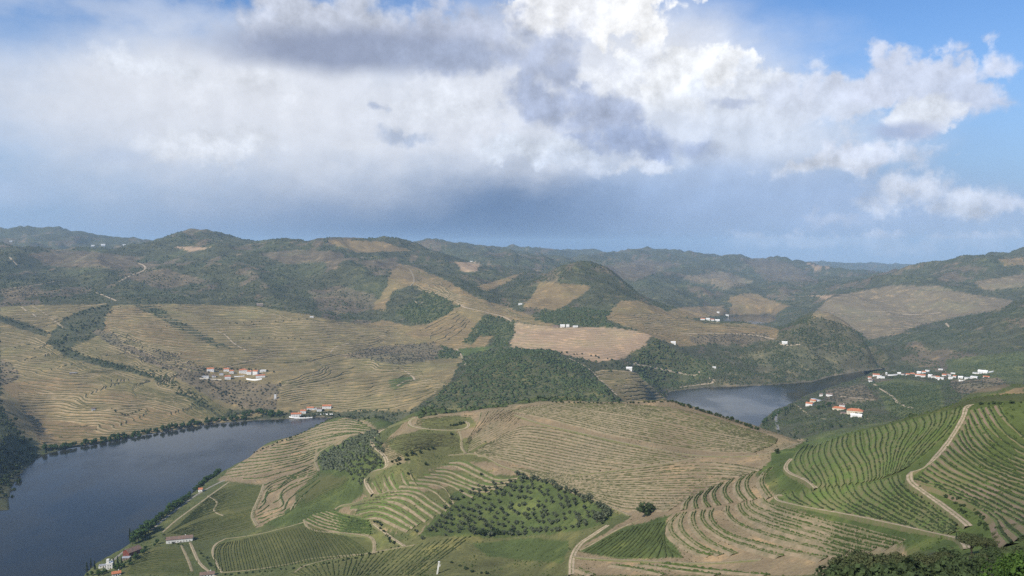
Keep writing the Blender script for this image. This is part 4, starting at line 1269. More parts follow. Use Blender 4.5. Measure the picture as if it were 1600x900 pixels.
def copies_mesh(name, P, sc, base, mat, kind=None):
    """many small plants joined into one mesh: base is (V, F) of one plant"""
    V0, F0 = base
    n = len(P); k = len(V0)
    an = rng.uniform(0, 6.28, n); ca, sa = np.cos(an)[:, None], np.sin(an)[:, None]
    jx = 1 + rng.uniform(-.28, .28, (n, k, 3))
    v = V0[None] * jx
    vx = v[:, :, 0] * ca - v[:, :, 1] * sa; vy = v[:, :, 0] * sa + v[:, :, 1] * ca
    s3 = sc[:, None] * rng.uniform(.8, 1.25, (n, 1))
    V = np.stack([vx * s3 + P[:, None, 0], vy * s3 + P[:, None, 1], v[:, :, 2] * sc[:, None] * rng.uniform(.7, 1.2, (n, 1)) + P[:, None, 2]], -1)
    Fc = (F0[None] + (np.arange(n) * k)[:, None, None]).reshape(-1, F0.shape[1])
    o = mesh_obj(name, V.reshape(-1, 3), Fc, mat)
    if kind: o['kind'] = kind
    return o


def dome():
    """a lopsided shrub of two clumps"""
    V = []; Fq = []
    for cx, cy, r, h in ((0, 0, 1., 1.0), (.75, .3, .62, .7)):
        o = len(V)
        for zz, rr in ((-.15, .8), (.45, 1.0)):
            for t in range(4):
                a = 2 * math.pi * (t + .5 * (zz > 0)) / 4
                V.append((cx + r * rr * math.cos(a), cy + r * rr * math.sin(a), zz * h))
        V.append((cx, cy, h)); V.append((cx, cy, h))
        for t in range(4):
            Fq.append((o + t, o + (t + 1) % 4, o + 4 + (t + 1) % 4, o + 4 + t))
            Fq.append((o + 4 + t, o + 4 + (t + 1) % 4, o + 8, o + 9))
    return np.array(V, float), np.array(Fq)


def shrub_material(name, c1, c2, c3):
    m, t, b = material(name)
    g = t.add('ShaderNodeNewGeometry').outputs['Position']
    a = t.noise(g, .012, 4, .6); f = t.noise(g, .11, 3, .7)
    c = t.mix(t.ramp(f, .38, .62), c1 + (1,), c2 + (1,))
    c = t.mix(t.math('MULTIPLY', t.ramp(a, .52, .68), .6), c, c3 + (1,))
    t.set(b.inputs['Base Color'], c)
    return m


M_SHRUB = shrub_material('maquis_leaves', (.040, .056, .024), (.070, .084, .036), (.085, .080, .044))
M_FOREST = shrub_material('forest_leaves', (.044, .064, .026), (.076, .100, .036), (.092, .104, .038))
M_DRYSHRUB = shrub_material('dull_olive_leaves', (.044, .048, .030), (.074, .072, .048), (.060, .058, .040))
V0, F0 = dome()
cell = np.zeros(XX.shape)
cell[:-1, :] = np.diff(YR)[:, None] * (U[1] - U[0]) * YY[:-1, :]


def scatter(mask, n, mult=None):
    wgt = np.where(mask, cell, 0.)
    if mult is not None: wgt = wgt * mult
    cdf = np.cumsum(wgt.ravel()); r = rng.random(n) * cdf[-1]
    q = np.searchsorted(cdf, r); j, i = np.unravel_index(np.minimum(q, NU * NV - 1), XX.shape)
    l = YR[j] + rng.random(n) * (YR[np.minimum(j + 1, NV - 1)] - YR[j]); u = U[i] + (rng.random(n) - .5) * (U[1] - U[0])
    x = u * l
    return np.stack([x, l, height(x, l)], 1)


cn = {c: cls == CN.index(c) for c in CN}
onland = (sd > 4) & visr & (np.abs(UU) < .72)
clump = np.clip(perlin(XX / 70, YY / 70) * 1.6 + .75, .08, 1.5)
P = scatter((cn['scrub'] | cn['scrub2']) & onland & (YY > 1250) & (YY < 2300), 8000, clump)
copies_mesh('maquis_shrubs', P, rng.uniform(1.4, 3.4, len(P)), (V0, F0), M_SHRUB, 'stuff')
P = scatter((cn['scrub'] | cn['scrub2']) & onland & (YY > 2300) & (YY < 3600), 11000, clump)
copies_mesh('maquis_shrubs', P, rng.uniform(1.8, 4.2, len(P)), (V0[:10], F0[:8]), M_SHRUB, 'stuff')
P = scatter((cn['gold'] | cn['rock']) & onland, 8000, clump)
copies_mesh('maquis_shrubs', P, rng.uniform(1.3, 3.4, len(P)), (V0[:10], F0[:8]), M_SHRUB, 'stuff')
P = scatter(cn['scrub'] & onland & (YY > 3600) & (YY < 5600), 7000, clump)
copies_mesh('maquis_shrubs', P, rng.uniform(2.5, 6.0, len(P)), (V0[:10], F0[:8]), M_SHRUB, 'stuff')
P = scatter(cn['forest'] & onland & (YY < 3500), 6500)
copies_mesh('woodland', P, rng.uniform(1.6, 4.8, len(P)), (V0, F0), M_FOREST, 'stuff')
P = scatter((cn['dry']) & onland & (YY > 1400) & (YY < 3000), 2600)
copies_mesh('old_olive_terraces', P, rng.uniform(1.5, 2.6, len(P)), (V0, F0), M_DRYSHRUB, 'stuff')
P = scatter(cn['grass'] & onland & (YY > 1450) & (YY < 2500) & (PX > 1180), 1300, clump)
copies_mesh('scattered_bushes', P, rng.uniform(1.2, 2.6, len(P)), (V0, F0), M_FOREST, 'stuff')
if len(pts) > 110:
    P = np.column_stack([pts[110:], height(pts[110:, 0], pts[110:, 1])])
    copies_mesh('olive_trees', P, np.full(len(P), 2.5), (V0 * [1, 1, 1.2] + [0, 0, .5], F0), L_OLIVE, 'stuff')
hill_ol = grid_in([(1372,604),(1400,595),(1465,602),(1470,636),(1425,655),(1392,640)], 10.5, 1.6, .7)
P = np.column_stack([hill_ol, height(hill_ol[:, 0], hill_ol[:, 1])])
copies_mesh('hillside_olive_trees', P, rng.uniform(1.7, 2.7, len(P)), (V0, F0), L_DARK, 'stuff')
# low weeds over the near grass
bank = lambda c: cn[c] & onland & (YY < 1450) & (YY > 260)
P = scatter((bank('bright') | bank('hillgrass') | bank('weedy') | bank('grass')), 11000, np.clip(perlin(XX / 30, YY / 30) * 2 + .6, .02, 2))
copies_mesh('weed_tufts', P, rng.uniform(.3, .9, len(P)), (V0[:10], F0[:8]), V_GREEN, 'stuff')
P = scatter(cn['terr'] & onland & (YY < 1450) & (YY > 260), 5000, np.clip(perlin(XX / 40, YY / 40) * 2 + .5, .02, 2))
copies_mesh('weed_tufts', P, rng.uniform(.25, .6, len(P)), (V0[:10], F0[:8]), V_DUSTY, 'stuff')

# river side trees, hedges, single trees
along([(70,703),(110,699),(150,692),(200,685),(250,673),(300,664),(340,658),(385,655)], 100, 'broad', 1.2, 'riverside_tree', 'green tree in the belt along the far river bank', 'trees along the far river bank', 6, False)
along([(385,650),(400,645),(415,648),(430,650),(440,648)], 26, 'broad', 1.25, 'riverside_tree', 'bright green tree in the clump by the river bend', 'trees in the clump at the river bend', 9, False)
along([(210,850),(222,838),(232,832),(240,826)], 8, 'broad', 1.9, 'broadleaf_tree', 'tall green tree in the group behind the red barn', 'tall trees behind the barn', 3)
along([(238,822),(262,802),(280,788),(296,776)], 28, 'broad', 1.15, 'riverside_tree', 'green tree on the river bank below the railway', 'trees below the railway', 3)
along([(304,768),(318,756),(332,747),(345,738)], 22, 'broad', .95, 'riverside_tree', 'green tree at the water edge near the small railway hut', 'trees near the railway hut', 3)
along([(340,740),(380,716),(420,698),(470,678)], 30, 'bush', .9, 'shrub', 'dark shrub at the water edge below the tan terraces', 'shrubs at the water edge', 2, False, 'shrub')
x, y, z = at(203, 842); tree('cypress', x, y, 1.15, 'cypress_tree', 'tall single dark cypress standing against the river')
for q, (px, py, sc) in enumerate([(136,893,1.),(142,886,.9),(148,890,1.05)]):
    x, y, z = at(px, py); tree('cypress', x, y, sc, 'cypress_tree', 'first second third'.split()[q] + ' conifer from left in the river group beside the tower house', 'conifers by the tower house', zs=.8)
for q, (px, py, sc) in enumerate([(178,888,1.),(184,884,1.1),(190,882,.9)]):
    x, y, z = at(px, py); tree('cypress', x, y, sc, 'cypress_tree', 'first second third'.split()[q] + ' conifer from left in the group right of the tower house', 'conifers right of the tower house', zs=.75)
along([(140,899),(160,898),(200,885),(215,872),(232,858),(240,852)], 20, 'broad', .75, 'garden_tree', 'green garden tree round the barn and the tower house', 'garden trees by the tower house', 4)
along([(256,836),(262,845),(270,850),(285,852)], 6, 'bush', .8, 'shrub', 'green shrub before the long white farmhouse', 'shrubs before the farmhouse', 1, True, 'shrub')
along([(310,862),(322,875),(335,888)], 8, 'bush', .8, 'shrub', 'round shrub between the two curving valley tracks', 'shrubs between the valley tracks', 2, True, 'shrub')
along([(350,899),(420,893),(480,887),(560,872),(620,856)], 26, 'bush', .7, 'shrub', 'low shrub in the hedge under the flat vineyard', 'shrubs in the hedge under the flat vineyard', 1.5, False, 'shrub')
along([(586,815),(596,828),(606,840),(614,850)], 12, 'dark', .55, 'small_tree', 'small dark tree along the concrete track', 'trees along the concrete track', 1.5)
along([(545,812),(560,818),(578,822)], 6, 'bush', .7, 'shrub', 'green shrub in the row above the small curved terraces', 'shrubs above the curved terraces', 1, True, 'shrub')
along([(612,727),(640,715),(660,706),(676,698)], 17, 'dark', .62, 'evergreen_tree', 'dark evergreen in the thicket below the knoll', 'evergreens in the thicket below the knoll', 4)
along([(705,666),(715,664),(724,663)], 7, 'dark', .7, 'evergreen_tree', 'dark evergreen in the little clump ringed by the looping track', 'evergreens ringed by the looping track', 2)
for px, py, sc, lb in [(706,680,.7,'lone dark evergreen just under the looping track'),(666,727,.7,'lone dark evergreen at the tail of the thicket'),(638,742,.6,'single small tree on the weedy pale terraces'),(752,743,.6,'single small bush tree above the left grove corner'),
                       (650,832,.7,'round tree at the lower left of the grove next to the zigzag terraces'),(660,843,.75,'second round tree just below the grove left corner'),(676,829,.9,'larger round tree inside the left corner of the grove'),(695,838,.6,'small round tree below the left grove corner by the dry field')]:
    x, y, z = at(px, py); tree('dark' if py < 800 else 'olive', x, y, sc * (1.3 if py > 800 else 1), 'evergreen_tree' if py < 800 else 'olive_tree', lb)
x, y, z = at(1010, 806); tree('dark', x, y, 2.35, 'evergreen_tree', 'very broad round dark evergreen standing alone at the edge of the hollow', zs=.72)
# tangled undergrowth over the slope under the viewpoint
near_m = visr & (YY > 62) & (YY < 262) & (UU > .30) & (UU < .80) & (UU * F + 800 > 1340 + np.maximum(YY - 150, 0) * 1.2 + 40 * perlin(XX / 9, YY / 9) * (UU < .55))
Pu = scatter(near_m, 330, (110 / YY) ** 1.5)
rg_ = np.random.default_rng(5)
vv = rg_.normal(size=(len(Pu), 230, 3)); vv /= np.linalg.norm(vv, axis=2)[:, :, None]; vv[:, :, 2] = np.abs(vv[:, :, 2])
ru = rg_.uniform(.6, 1.5, len(Pu))[:, None, None] * rg_.uniform(.6, 1.05, (len(Pu), 230, 1))
pu = Pu[:, None, :] + vv * ru * [1, 1, .8]
nu_ = vv + rg_.normal(size=vv.shape) * .4; nu_ /= np.linalg.norm(nu_, axis=2)[:, :, None]
Vu, Fu = leaf_quads(pu.reshape(-1, 3), nu_.reshape(-1, 3), .095, rg_)
n1 = len(Fu) * 3 // 5
mesh_obj('undergrowth', Vu[:n1 * 4], Fu[:n1], L_DARK)['kind'] = 'stuff'
mesh_obj('undergrowth', Vu[n1 * 4:], Fu[n1:] - n1 * 4, L_PINE)['kind'] = 'stuff'
x, y, z = at(1214, 709); tree('dark', x, y, .75, 'evergreen_tree', 'single round dark tree beside the ridge track near the saddle')
along([(1052,629),(1080,638),(1110,647),(1140,656),(1165,666),(1185,672)], 30, 'dark', .7, 'shrub', 'dark shrub in the spur skyline hedge above the river', 'shrubs on the spur skyline', 2, False, 'shrub')
along([(862,629),(900,630),(950,631),(1000,630),(1050,628)], 30, 'bush', .8, 'shrub', 'low dark shrub along the crest of the brown spur', 'shrubs along the brown crest', 2, False, 'shrub')
along([(1530,633),(1560,631),(1590,629),(1600,628)], 10, 'bush', .55, 'shrub', 'low shrub on the skyline beside the pale road head', 'shrubs by the pale road head', 2, False, 'shrub')
along([(1411,756),(1421,768),(1442,781),(1465,796),(1493,819)], 15, 'bush', .36, 'shrub', 'tiny round shrub hugging the lower pale road', 'shrubs hugging the pale road', .5, True, 'shrub')
along([(1480,775),(1505,795),(1530,815),(1550,830)], 22, 'bush', .5, 'shrub', 'rough green shrub on the bank above the lower pale road', 'shrubs on the bank above the road', 2, False, 'shrub')
along([(1194,665),(1204,655),(1214,647),(1228,640)], 20, 'broad', .9, 'riverside_tree', 'green tree on the steep river bank by the asphalt road', 'trees by the asphalt road', 6, False)
along([(1226,650),(1233,643),(1240,636)], 9, 'cypress', .85, 'cypress_tree', 'dark conifer in the line running down to the river station', 'conifers by the river station', 1.5, False)
along([(1220,675),(1240,683),(1262,690)], 10, 'dark', .7, 'evergreen_tree', 'dark tree in the gully behind the saddle', 'trees behind the saddle', 5, False)
for px, py, lb in [(1283,648,'dark round tree standing below the riverside station houses'),(1314,668,'dark tree alone on the meadow below the orange roofed estate'),(1299,668,'small dark tree left of the lone meadow tree')]:
    x, y, z = at(px, py); tree('dark', x, y, 1.2, 'evergreen_tree', lb, None, False)
along([(1275,640),(1290,636),(1300,632)], 9, 'broad', 1., 'garden_tree', 'garden tree between station houses and orange estate', 'trees between station and estate', 5, False)
# gullies and hedges of the far slopes
along([(0,498),(40,508),(76,522)], 16, 'dark', .8, 'shrub', 'dark shrub in the hedge across the top of the left slope', 'hedge shrubs on the left slope', 4, False, 'shrub')
along([(85,538),(120,552),(150,562),(200,575),(250,590),(290,612),(330,640)], 40, 'dark', .75, 'shrub', 'dark shrub in the gully above the tan hillside', 'shrubs in the tan hillside gully', 5, False, 'shrub')
along([(108,498),(130,490),(150,482),(172,477),(160,500),(130,510),(100,525),(90,545),(110,556)], 46, 'dark', 1.2, 'gully_tree', 'dark tree in the wooded ravine splitting the tan slopes', 'trees in the wooded ravine', 14, False)
along([(310,580),(330,577),(350,578),(380,577),(410,579),(425,582)], 22, 'dark', .9, 'garden_tree', 'dark garden tree round the white hillside estate', 'trees round the white estate', 6, False)
along([(320,596),(340,606),(360,620),(375,632),(385,645)], 22, 'dark', .8, 'gully_tree', 'dark tree in the strip below the white estate', 'trees below the white estate', 6, False)
along([(220,640),(200,650),(190,648),(175,640)], 12, 'bush', 1., 'shrub', 'dark shrub in the diagonal row beside the small white hut', 'shrubs by the small white hut', 2, False, 'shrub')
along([(470,652),(490,650),(510,648),(530,650)], 14, 'dark', .8, 'garden_tree', 'dark garden tree among the riverside farm houses', 'trees among the riverside farm', 6, False)
along([(560,658),(580,655),(600,652),(620,650)], 12, 'dark', .8, 'evergreen_tree', 'dark tree in the clump behind the green strip on the spur', 'trees behind the green strip', 8, False)
along([(878,552),(890,553),(915,555),(975,566),(955,571),(930,574),(1000,572)], 22, 'dark', .9, 'evergreen_tree', 'dark tree at the lower edge of the pink ploughed field', 'trees below the pink field', 6, False)
along([(395,507),(340,505),(430,503),(480,499)], 14, 'bush', 1.2, 'shrub', 'dark shrub along the level path on the tan hillside', 'shrubs on the tan hillside path', 2, False, 'shrub')
along([(380,529),(420,528),(470,530)], 10, 'bush', 1.1, 'shrub', 'dark shrub on the short ledge of the tan hillside', 'shrubs on the tan hillside ledge', 2, False, 'shrub')
along([(0,640),(15,660),(30,680),(45,700),(30,730),(10,765),(4,790),(8,700)], 60, 'dark', 1.25, 'bluff_tree', 'dark tree crowding the shaded bluff at the river edge', 'trees on the shaded bluff', 12, False)

# foreground trees on the slope below the viewpoint
FORE = [(1352,168,866,'pine','dark pine at the very end of the foreground thicket'),(1372,150,855,'pine','wide dark umbrella pine leading the foreground thicket'),(1402,162,864,'pine','dark pine tucked behind the umbrella pine'),(1338,150,882,'thicket','low dark bush under the umbrella pine'),
 (1432,150,859,'pine','dark pine in the middle of the foreground thicket'),(1460,140,863,'pine','rounded dark pine right of the thicket middle'),(1488,150,862,'pine','dark pine below the lower track end'),(1425,118,880,'thicket','dense dark bush in front of the middle pine'),(1472,112,880,'thicket','dense dark bush below the rounded pine'),
 (1512,135,866,'thicket','dark bush before the end of the pale road'),(1532,205,826,'pine','spreading dark pine overhanging the end of the pale road'),(1556,190,838,'pine','dark pine just right of the overhanging pine'),(1520,112,878,'thicket','rough bush among dead twigs at the picture foot'),(1566,160,852,'thicket','dark bush behind the bright green tree'),
 (1390,118,880,'thicket','low bush at the foot of the umbrella pine'),(1545,140,868,'thicket','dark bush left of the bright green tree'),(1500,175,858,'thicket','small bush by the lower track gate')]
for px, Y, top, k, lb in FORE:
    X_ = (px - 800) / F * Y
    zt = CAM_H + ray(px, top)[1] * Y
    sc = float(np.clip((zt - height(np.array([X_]), np.array([float(Y)]))[0]) / {'pine': 8.8, 'thicket': 4.6}[k], .35, 2.0))
    tree(k, X_, Y, sc, 'pine_tree' if k == 'pine' else 'bush', lb, None, True, 'tree' if k == 'pine' else 'bush', sink=.3)
X_ = (1642 - 800) / F * 78
sc = float(np.clip((CAM_H + ray(1600, 836)[1] * 78 - height(np.array([X_]), np.array([78.]))[0]) / 10.6, .3, 1.0))
e = tree('light', X_, 78, sc, 'broadleaf_tree', 'bright green leafy tree closing the corner of the foreground', sink=.3)
X_ = (1475 - 800) / F * 72
sc = float(np.clip((CAM_H + ray(1475, 880)[1] * 72 - height(np.array([X_]), np.array([72.]))[0]) / 3.3, .5, 2.5))
e = tree('withered', X_, 72, sc, 'withered_bush', 'straw coloured withered bush at the picture foot', cat='bush', sink=.1)
for lb, px, py in (('first', 1494, 846), ('second', 1499, 848), ('third', 1503, 852)):
    x, y, z = at(px, py); tree('cypress', x, y, .26, 'cypress_tree', lb + ' slim young cypress from left in the trio ending the lower track', 'young cypresses by the lower track')
along([(708,880),(722,886),(735,893),(760,897)], 6, 'bush', .8, 'shrub', 'round dark shrub beside the leaning white post', 'shrubs beside the white post', 2, True, 'shrub')


# ------------------------------------------------------------------ buildings
M_WHITE = simple('lime_wash', (.78, .77, .74), .08, .6, hue=(.66, .64, .59))
M_CREAM = simple('cream_render', (.62, .54, .40), .1, .6)
M_STONE = simple('schist_wall', (.30, .24, .185), .3, 1.2)
M_TILE = simple('clay_tiles', (.46, .165, .075), .25, .5, hue=(.33, .13, .07))
M_OLDTILE = simple('weathered_tiles', (.19, .125, .095), .25, .5, hue=(.13, .095, .08))
M_GREYROOF = simple('grey_sheet_roof', (.34, .34, .35), .15, .3, spec=.3, rough=.5)
M_DOORM = simple('painted_wood', (.10, .065, .045), .2, 2)
M_GLASSM = simple('dark_panes', (.03, .035, .045), .1, 2, rough=.2, spec=.5)
M_RED = simple('red_timber', (.17, .055, .04), .2, 2)


def box(a, b_):
    (x0, y0, z0), (x1, y1, z1) = a, b_
    V = [(x0, y0, z0), (x1, y0, z0), (x1, y1, z0), (x0, y1, z0), (x0, y0, z1), (x1, y0, z1), (x1, y1, z1), (x0, y1, z1)]
    return V, [(3, 2, 1, 0), (4, 5, 6, 7), (0, 1, 5, 4), (1, 2, 6, 5), (2, 3, 7, 6), (3, 0, 4, 7)]


def part(name, V, Fc, mat, parent):
    me = bpy.data.meshes.new(name); me.from_pydata(V, [], Fc); me.materials.append(mat)
    o = bpy.data.objects.new(name, me); C.objects.link(o); o.parent = parent
    return o


def merge(*bs):
    V = []; Fc = []
    for v, f in bs:
        o = len(V); V += list(v); Fc += [tuple(i + o for i in q) for q in f]
    return V, Fc


def house(px, py, Lx, Wy, H, label, group=None, rz=0., roof='gable', wall=None, tile=None, nwin=3, storeys=1, name='house', chim=True, cat='house', world=None):
    wall = wall or M_WHITE; tile = tile or M_TILE
    x, y, z = world or at(px, py)
    if math.isnan(x): print('no ground', px, py); return None
    face = math.atan2(x, y)                          # the front looks back along the sight line, then turns by rz
    ang = -face + R(rz if rz <= 0 or name == 'barn' else -rz * .5)
    e = empty(name, (x, y, z), label, cat, group, ang)
    a, b_ = Lx / 2, Wy / 2
    rise = b_ * .55
    zb = -3.0
    if roof == 'gable':
        V = [(-a, -b_, zb), (a, -b_, zb), (a, b_, zb), (-a, b_, zb), (-a, -b_, H), (a, -b_, H), (a, b_, H), (-a, b_, H), (-a, 0, H + rise), (a, 0, H + rise)]
        Fc = [(0, 1, 5, 4), (2, 3, 7, 6), (1, 2, 6, 9, 5), (3, 0, 4, 8, 7), (4, 5, 9, 8), (6, 7, 8, 9)]
        part('wall', V, Fc, wall, e)
        ov = .45; k = .55; th = .18
        pr = []
        for s in (-1, 1):
            pr.append([(-a - ov, s * (b_ + ov), H - ov * k + .06), (a + ov, s * (b_ + ov), H - ov * k + .06), (a + ov, 0, H + rise + .06), (-a - ov, 0, H + rise + .06)])
        bs = []
        for q in pr:
            V = q + [(vx, vy, vz + th) for vx, vy, vz in q]
            bs.append((V, [(0, 1, 2, 3), (7, 6, 5, 4), (0, 4, 5, 1), (1, 5, 6, 2), (2, 6, 7, 3), (3, 7, 4, 0)]))
        rf = part('roof', *merge(*bs), tile, e)
    elif roof == 'hip':
        part('wall', *box((-a, -b_, zb), (a, b_, H)), wall, e)
        ov = .5; c = max(a - b_, .3)
        V = [(-a - ov, -b_ - ov, H + .01), (a + ov, -b_ - ov, H + .01), (a + ov, b_ + ov, H + .01), (-a - ov, b_ + ov, H + .01), (-c, 0, H + rise), (c, 0, H + rise)]
        rf = part('roof', V, [(3, 2, 1, 0), (0, 1, 5, 4), (2, 3, 4, 5), (1, 2, 5), (3, 0, 4)], tile, e)
    else:
        part('wall', *box((-a, -b_, zb), (a, b_, H)), wall, e)
        rf = part('roof', *box((-a - .2, -b_ - .2, H + .003), (a + .2, b_ + .2, H + .28)), tile, e)
    if chim:
        part('chimney', *box((a * .4, .2, H), (a * .4 + .9, 1.1, H + rise + 1.2)), wall, rf)
    dx = Lx / (nwin + 1)
    for s in range(storeys):
        zz = 1.1 + s * 2.9
        for k in range(nwin):
            cx = -a + dx * (k + 1)
            if s == 0 and k == nwin // 2:
                part('door', *box((cx - .55, -b_ - .05, 0), (cx + .55, -b_ + .05, 2.1)), M_DOORM, e)
            else:
                w_ = part('window', *box((cx - .5, -b_ - .05, zz), (cx + .5, -b_ + .05, zz + 1.2)), M_GLASSM, e)
                part('sill', *box((cx - .6, -b_ - .12, zz - .12), (cx + .6, -b_ + .04, zz - .004)), wall, w_)
    part('window', *box((a - .05, -.5, 1.1), (a + .05, .5, 2.3)), M_GLASSM, e)
    part('window', *box((-a - .05, -.5, 1.1), (-a + .05, .5, 2.3)), M_GLASSM, e)
    return e


# valley bottom by the railway
house(281, 846, 31, 9, 4.6, 'long low white farmhouse with a brown tiled roof in the green valley', None, 14, tile=M_OLDTILE, nwin=8)
house(207, 866, 17, 12, 5.5, 'red timber barn with a brown pitched roof by the river', None, 35, wall=M_RED, tile=M_OLDTILE, nwin=2, chim=False, name='barn', cat='barn')
house(197, 874, 9, 6, 2.6, 'low grey lean-to shed at the foot of the red barn', None, 35, roof='flat', wall=M_STONE, tile=M_GREYROOF, nwin=2, chim=False, name='shed', cat='shed')
e = house(172, 888, 7, 7, 7.0, 'small white tower house with a stepped top by the river conifers', None, -15, roof='flat', tile=M_WHITE, nwin=2, storeys=2, name='tower_house')
part('turret', *box((-3.2, -2.8, 7.3), (-.4, .2, 11.5)), M_WHITE, e)
house(162, 886, 10, 5, 2.6, 'low white wing beside the tower house', None, 25, roof='flat', tile=M_GREYROOF, nwin=3, chim=False, name='outbuilding')
house(182, 899, 9, 6, 3.2, 'red roofed cottage at the picture foot under the tower house', None, 5, nwin=3)
house(324, 900, 15, 7, 3.0, 'brown roofed cottage at the picture foot between the valley tracks', None, 10, tile=M_OLDTILE, nwin=4)
house(314, 768, 6, 6, 4.2, 'tiny white railway hut with a red roof over the river', None, -20, nwin=2, chim=False, name='hut')
# estate on the tan hillside
es = 'houses of the white hillside estate'
for px, py, L_, W_, H_, rz, rf, tl, nw, st, lb in [
 (329,580,17,9,5,-8,'gable',M_TILE,4,1,'white house with a red roof at the upper end of the hillside estate'),
 (321,590,16,7,3,-8,'flat',M_GREYROOF,4,1,'low flat white shed at the lower end of the hillside estate'),
 (334,589,9,7,3.2,0,'gable',M_OLDTILE,2,1,'little white house beside the flat shed of the estate'),
 (354,580,13,9,4.5,14,'gable',M_TILE,3,1,'white house with a red roof left of the middle of the hillside estate'),
 (362,583,10,8,4.5,14,'gable',M_TILE,3,1,'white cottage joined to the middle of the hillside estate'),
 (346,586,9,6,3,0,'flat',M_GREYROOF,2,1,'small grey roofed store in the estate yard'),
 (356,592,14,8,5,-6,'gable',M_TILE,4,1,'white house with a blue grey front before the estate wall'),
 (380,583,20,12,6.5,5,'hip',M_TILE,5,2,'largest red roofed house of the hillside estate'),
 (390,585,11,9,6,40,'gable',M_TILE,3,2,'white gabled house leaning on the largest estate house'),
 (400,585,13,10,6.5,-30,'gable',M_TILE,3,2,'red roofed house turned sideways in the hillside estate'),
 (407,590,22,7,4.5,-4,'gable',M_TILE,6,1,'long red roofed wing at the front of the hillside estate'),
 (411,581,15,8,3.6,-4,'flat',M_WHITE,4,1,'flat white building at the far end of the hillside estate')]:
    house(px, py, L_, W_, H_ * 1.3, lb, es, rz, rf, None, tl, nw, st, chim=rf != 'flat')
# long white yard walls
def yard_wall(P, h, label, mat=None, wd=.6, group=None):
    L = on_ground(smooth_line(P, 30), 4.0)
    if not L: return
    L = L[0]; nn = normals2(L); z = height(L[:, 0], L[:, 1])
    rows = [np.column_stack([L + nn * o_, z + q]) for o_, q in ((-wd, -1), (-wd, h), (wd, h), (wd, -1))]
    o = mesh_obj('yard_wall', np.stack(rows, 1).reshape(-1, 3), strip_faces(len(L), 4), mat or M_WHITE)
    tag(o, label, 'wall', group)


yard_wall([(385,593),(398,595),(409,593)], 3.2, 'curved white terrace wall under the long estate wing')
yard_wall([(312,592),(330,593),(346,594)], 2.4, 'straight pale yard wall under the flat shed of the estate', M_CREAM)
yard_wall([(366,589),(374,589),(382,588)], 2.2, 'short white wall in the middle of the hillside estate')
house(430, 623, 5, 5, 9, 'small white round-topped store tower on the edge of the olive terraces', None, 0, 'flat', None, M_WHITE, 1, 1, name='store_tower', chim=False)
house(114, 584, 16, 7, 2.8, 'lone grey roofed shed high on the tan hillside', None, 6, 'flat', M_STONE, M_GREYROOF, 3, 1, name='shed', chim=False, cat='shed')
house(146, 641, 7, 6, 4.2, 'tiny white hut among the tan terraces over the river', None, 0, 'gable', None, M_OLDTILE, 2, 1, name='hut', chim=False)
# farm at the water
fm = 'houses of the riverside farm'
for px, py, L_, W_, H_, rz, rf, tl, nw, st, lb in [
 (463,651,22,9,6.5,-6,'gable',M_TILE,5,2,'big white riverside warehouse nearest the water'),
 (474,645,12,8,5,20,'gable',M_TILE,3,1,'red roofed cottage behind the riverside warehouse'),
 (485,640,15,8,4.5,8,'gable',M_TILE,4,1,'upper red roofed cottage of the riverside farm'),
 (499,642,11,8,5,12,'gable',M_OLDTILE,3,1,'small white house between the two red roofed farm houses'),
 (511,638,20,9,6,-10,'gable',M_TILE,5,2,'white farm house with a red roof at the upper end of the farm'),
 (492,640,8,6,3.5,0,'flat',M_GREYROOF,2,1,'little grey roofed annex of the riverside farm')]:
    house(px, py, L_, W_, H_, lb, fm, rz, rf, None, tl, nw, st, chim=rf != 'flat')
yard_wall([(452,652),(462,654),(475,654),(488,653)], 2.2, 'white quay wall in front of the riverside warehouse')
yard_wall([(494,648),(506,648),(520,648)], 2.2, 'white garden wall below the upper farm house')
# station houses and orange estate on the far right bank
for px, py, L_, W_, H_, rz, rf, wl, tl, nw, st, lb in [
 (1265,634,15,9,5.5,-20,'gable',None,M_TILE,4,1,'white station house with an orange roof beside the river'),
 (1271,629,14,8,5,-24,'gable',M_CREAM,M_TILE,3,1,'cream house with an orange roof behind the station house'),
 (1276,627,30,8,4.5,-50,'flat',None,M_GREYROOF,6,1,'long grey roofed goods shed lying along the river'),
 (1283,619,8,6,5,0,'gable',None,M_OLDTILE,2,1,'small white house past the end of the goods shed'),
 (1296,619,15,8,5,-10,'gable',None,M_OLDTILE,4,1,'white house with a dark roof on the path above the goods shed'),
 (1311,641,26,13,5,14,'hip',M_CREAM,M_TILE,5,1,'wide house with an orange roof at the lower end of the estate'),
 (1316,637,11,8,6.5,14,'gable',None,M_OLDTILE,3,2,'tall white house rising behind the orange estate'),
 (1336,645,30,15,5,10,'hip',M_CREAM,M_TILE,6,1,'largest orange roofed hall of the estate over the meadow'),
 (1321,647,19,8,3.2,14,'flat',M_STONE,M_OLDTILE,4,1,'low brown roofed range between the orange roofs'),
 (1338,652,20,9,4.8,12,'gable',None,M_WHITE,4,1,'white building in front of the largest orange hall')]:
    house(px, py, L_, W_, H_, lb, 'houses above the river station', rz, rf, wl, tl, nw, st, chim=rf != 'flat')
